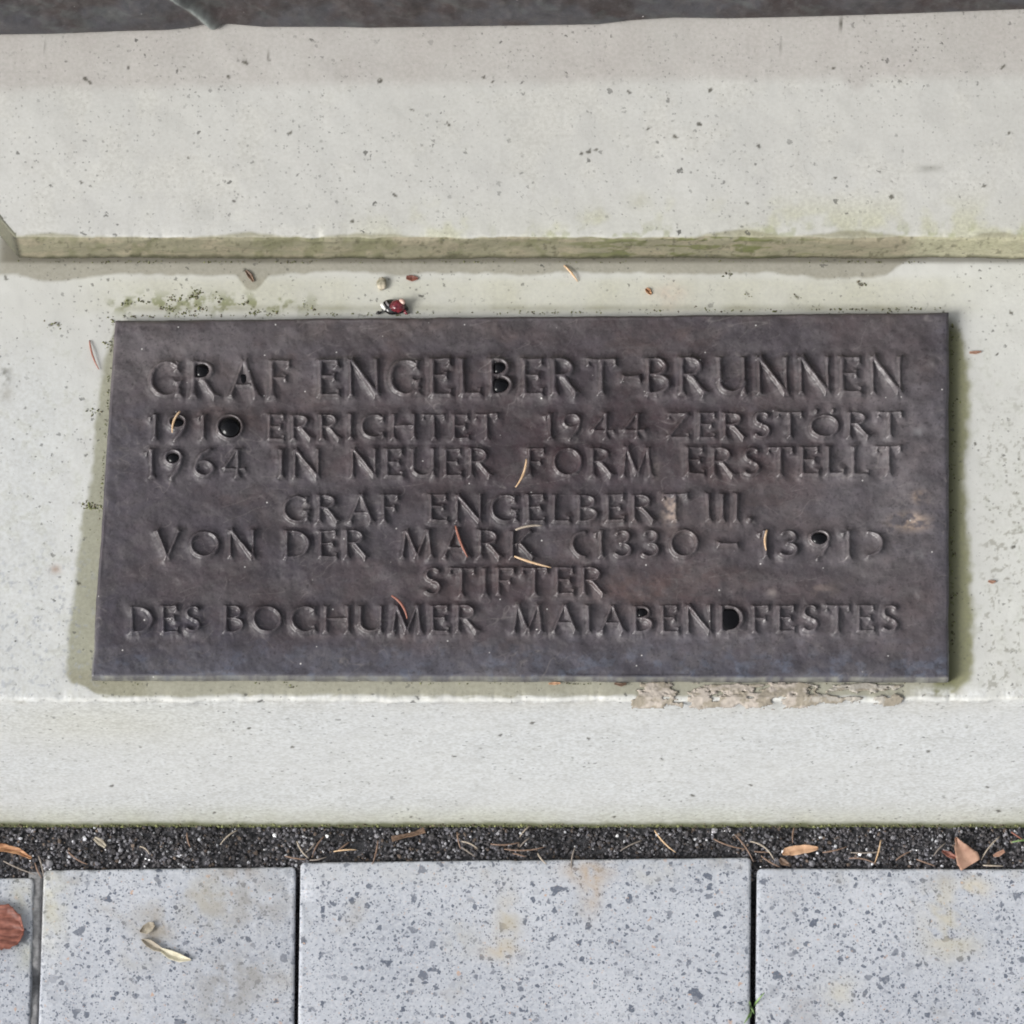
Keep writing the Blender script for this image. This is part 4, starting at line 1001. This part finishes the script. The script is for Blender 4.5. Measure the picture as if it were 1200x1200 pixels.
# shiny dark red berry with black cap at the plaque's upper edge
m = NT('berry_skin'); c = m.coords(); nz = m.noise(c, 200, 3).outputs[0]
m.spec(m.mix(m.ramp(nz, .35, .65), (.085, .008, .014), (.21, .030, .040)), .12, .6); m.b.inputs['Coat Weight'].default_value = .6; m.b.inputs['Coat Roughness'].default_value = .05; M_berry = m.m
m = NT('berry_cap'); m.spec((.012, .011, .012), .12, .6); M_cap = m.m
M_white = plain('cap_scale', (.60, .60, .57), (.74, .74, .70), 300, .35)
be = lump('berry', 462, 359.5, 0, 16.0, 9.2, 5.2, M_cap, 3, .22, 4)
tag(be, 'shiny dark red berry with black and white husk at the upper plaque edge', 'berry')
lump('red_flesh', 465.5, 358.5, .0012, 9.4, 7.9, 6.8, M_berry, 4, .2, 4, be)
lump('white_scale', 449, 359, .0026, 2.5, 5.6, 3.2, M_white, 5, .3, 3, be, .5)
lump('grey_scale', 454, 356, .0036, 1.4, 3.8, 2.0, plain('husk_scale', (.16, .15, .15), (.30, .28, .28), 300, .3), 8, .3, 3, be, .5)
lump('pale_patch', 471.5, 353, .0056, 4.2, 2.8, 2.2, plain('berry_patch', (.46, .30, .25), (.64, .48, .41), 300, .4), 6, .35, 3, be, -.8)  # pale pinkish patch on the upper right of the flesh
lump('sepal', 475, 365.5, .0016, 2.2, 4.0, 2.2, M_berry, 7, .4, 3, be, .6)
lump('sepal', 444, 366.5, .0006, 4.0, 2.2, 2.0, M_cap, 9, .4, 3, be, .2)
# ------------------------------------------------------------------ grass
M_grass = plain('grass_blade', (.12, .22, .07), (.26, .36, .15), 250, .5, .4, .2)
def blade(pts, w, name, parent=None):
    pts = [Vector(p) for p in pts]; n_ = 12
    def at(t):
        a = pts[0] * (1 - t) ** 2 + pts[1] * 2 * t * (1 - t) + pts[2] * t * t; return a
    co, q = [], []
    for i in range(n_ + 1):
        t = i / n_; p = at(t); d = (at(min(1, t + .05)) - at(max(0, t - .05))).normalized(); sd_ = d.cross(Vector((0, 0, 1))).normalized()
        ww = w * (1 - t ** 2.2) * .5 + .00008
        co += [(p - sd_ * ww)[:], (p + Vector((0, 0, -.0003)))[:], (p + sd_ * ww)[:]]
    for i in range(n_):
        for k_ in range(2): q.append((i * 3 + k_, i * 3 + k_ + 1, i * 3 + k_ + 4, i * 3 + k_ + 3))
    o = obj(name, raw_mesh(name, co, q, True), M_grass, parent)
    sm = o.modifiers.new('thickness', 'SOLIDIFY'); sm.thickness = .0002
    return o
def gp(px_, py_, z):
    x, y = unz(px_, py_, z); return Vector((float(x), float(y), z))
tuft = empty('grass_tuft', gp(882, 1182, Z_SLAB - .01)); bpy.context.view_layer.update()
tag(tuft, 'small green grass tuft growing from the dark slab joint', 'grass')
b0 = gp(881.5, 1181, Z_SLAB - .010)
for tip, mid in (((896, 1163, .006), (886, 1174, .007)), ((872, 1199, .002), (880, 1188, .006)), ((884, 1188, .004), (879, 1178, .008)), ((878, 1173, .003), (880, 1178, .005)), ((879, 1193, .001), (880, 1187, .004))):
    b1 = gp(mid[0], mid[1], Z_SLAB + mid[2]); b2 = gp(tip[0], tip[1], Z_SLAB + tip[2])
    blade([p - tuft.location for p in (b0, b1, b2)], .0013, 'blade', tuft)
gb0 = gp(1208, 984, Z_GRIT)
o = blade([p - gb0 for p in (gb0, gp(1197, 984, Z_GRIT + .006), gp(1185, 987, Z_GRIT + .004))], .0013, 'grass_sprig'); o.location = gb0
tag(o, 'single green grass blade on the grit at the right border', 'grass blade')
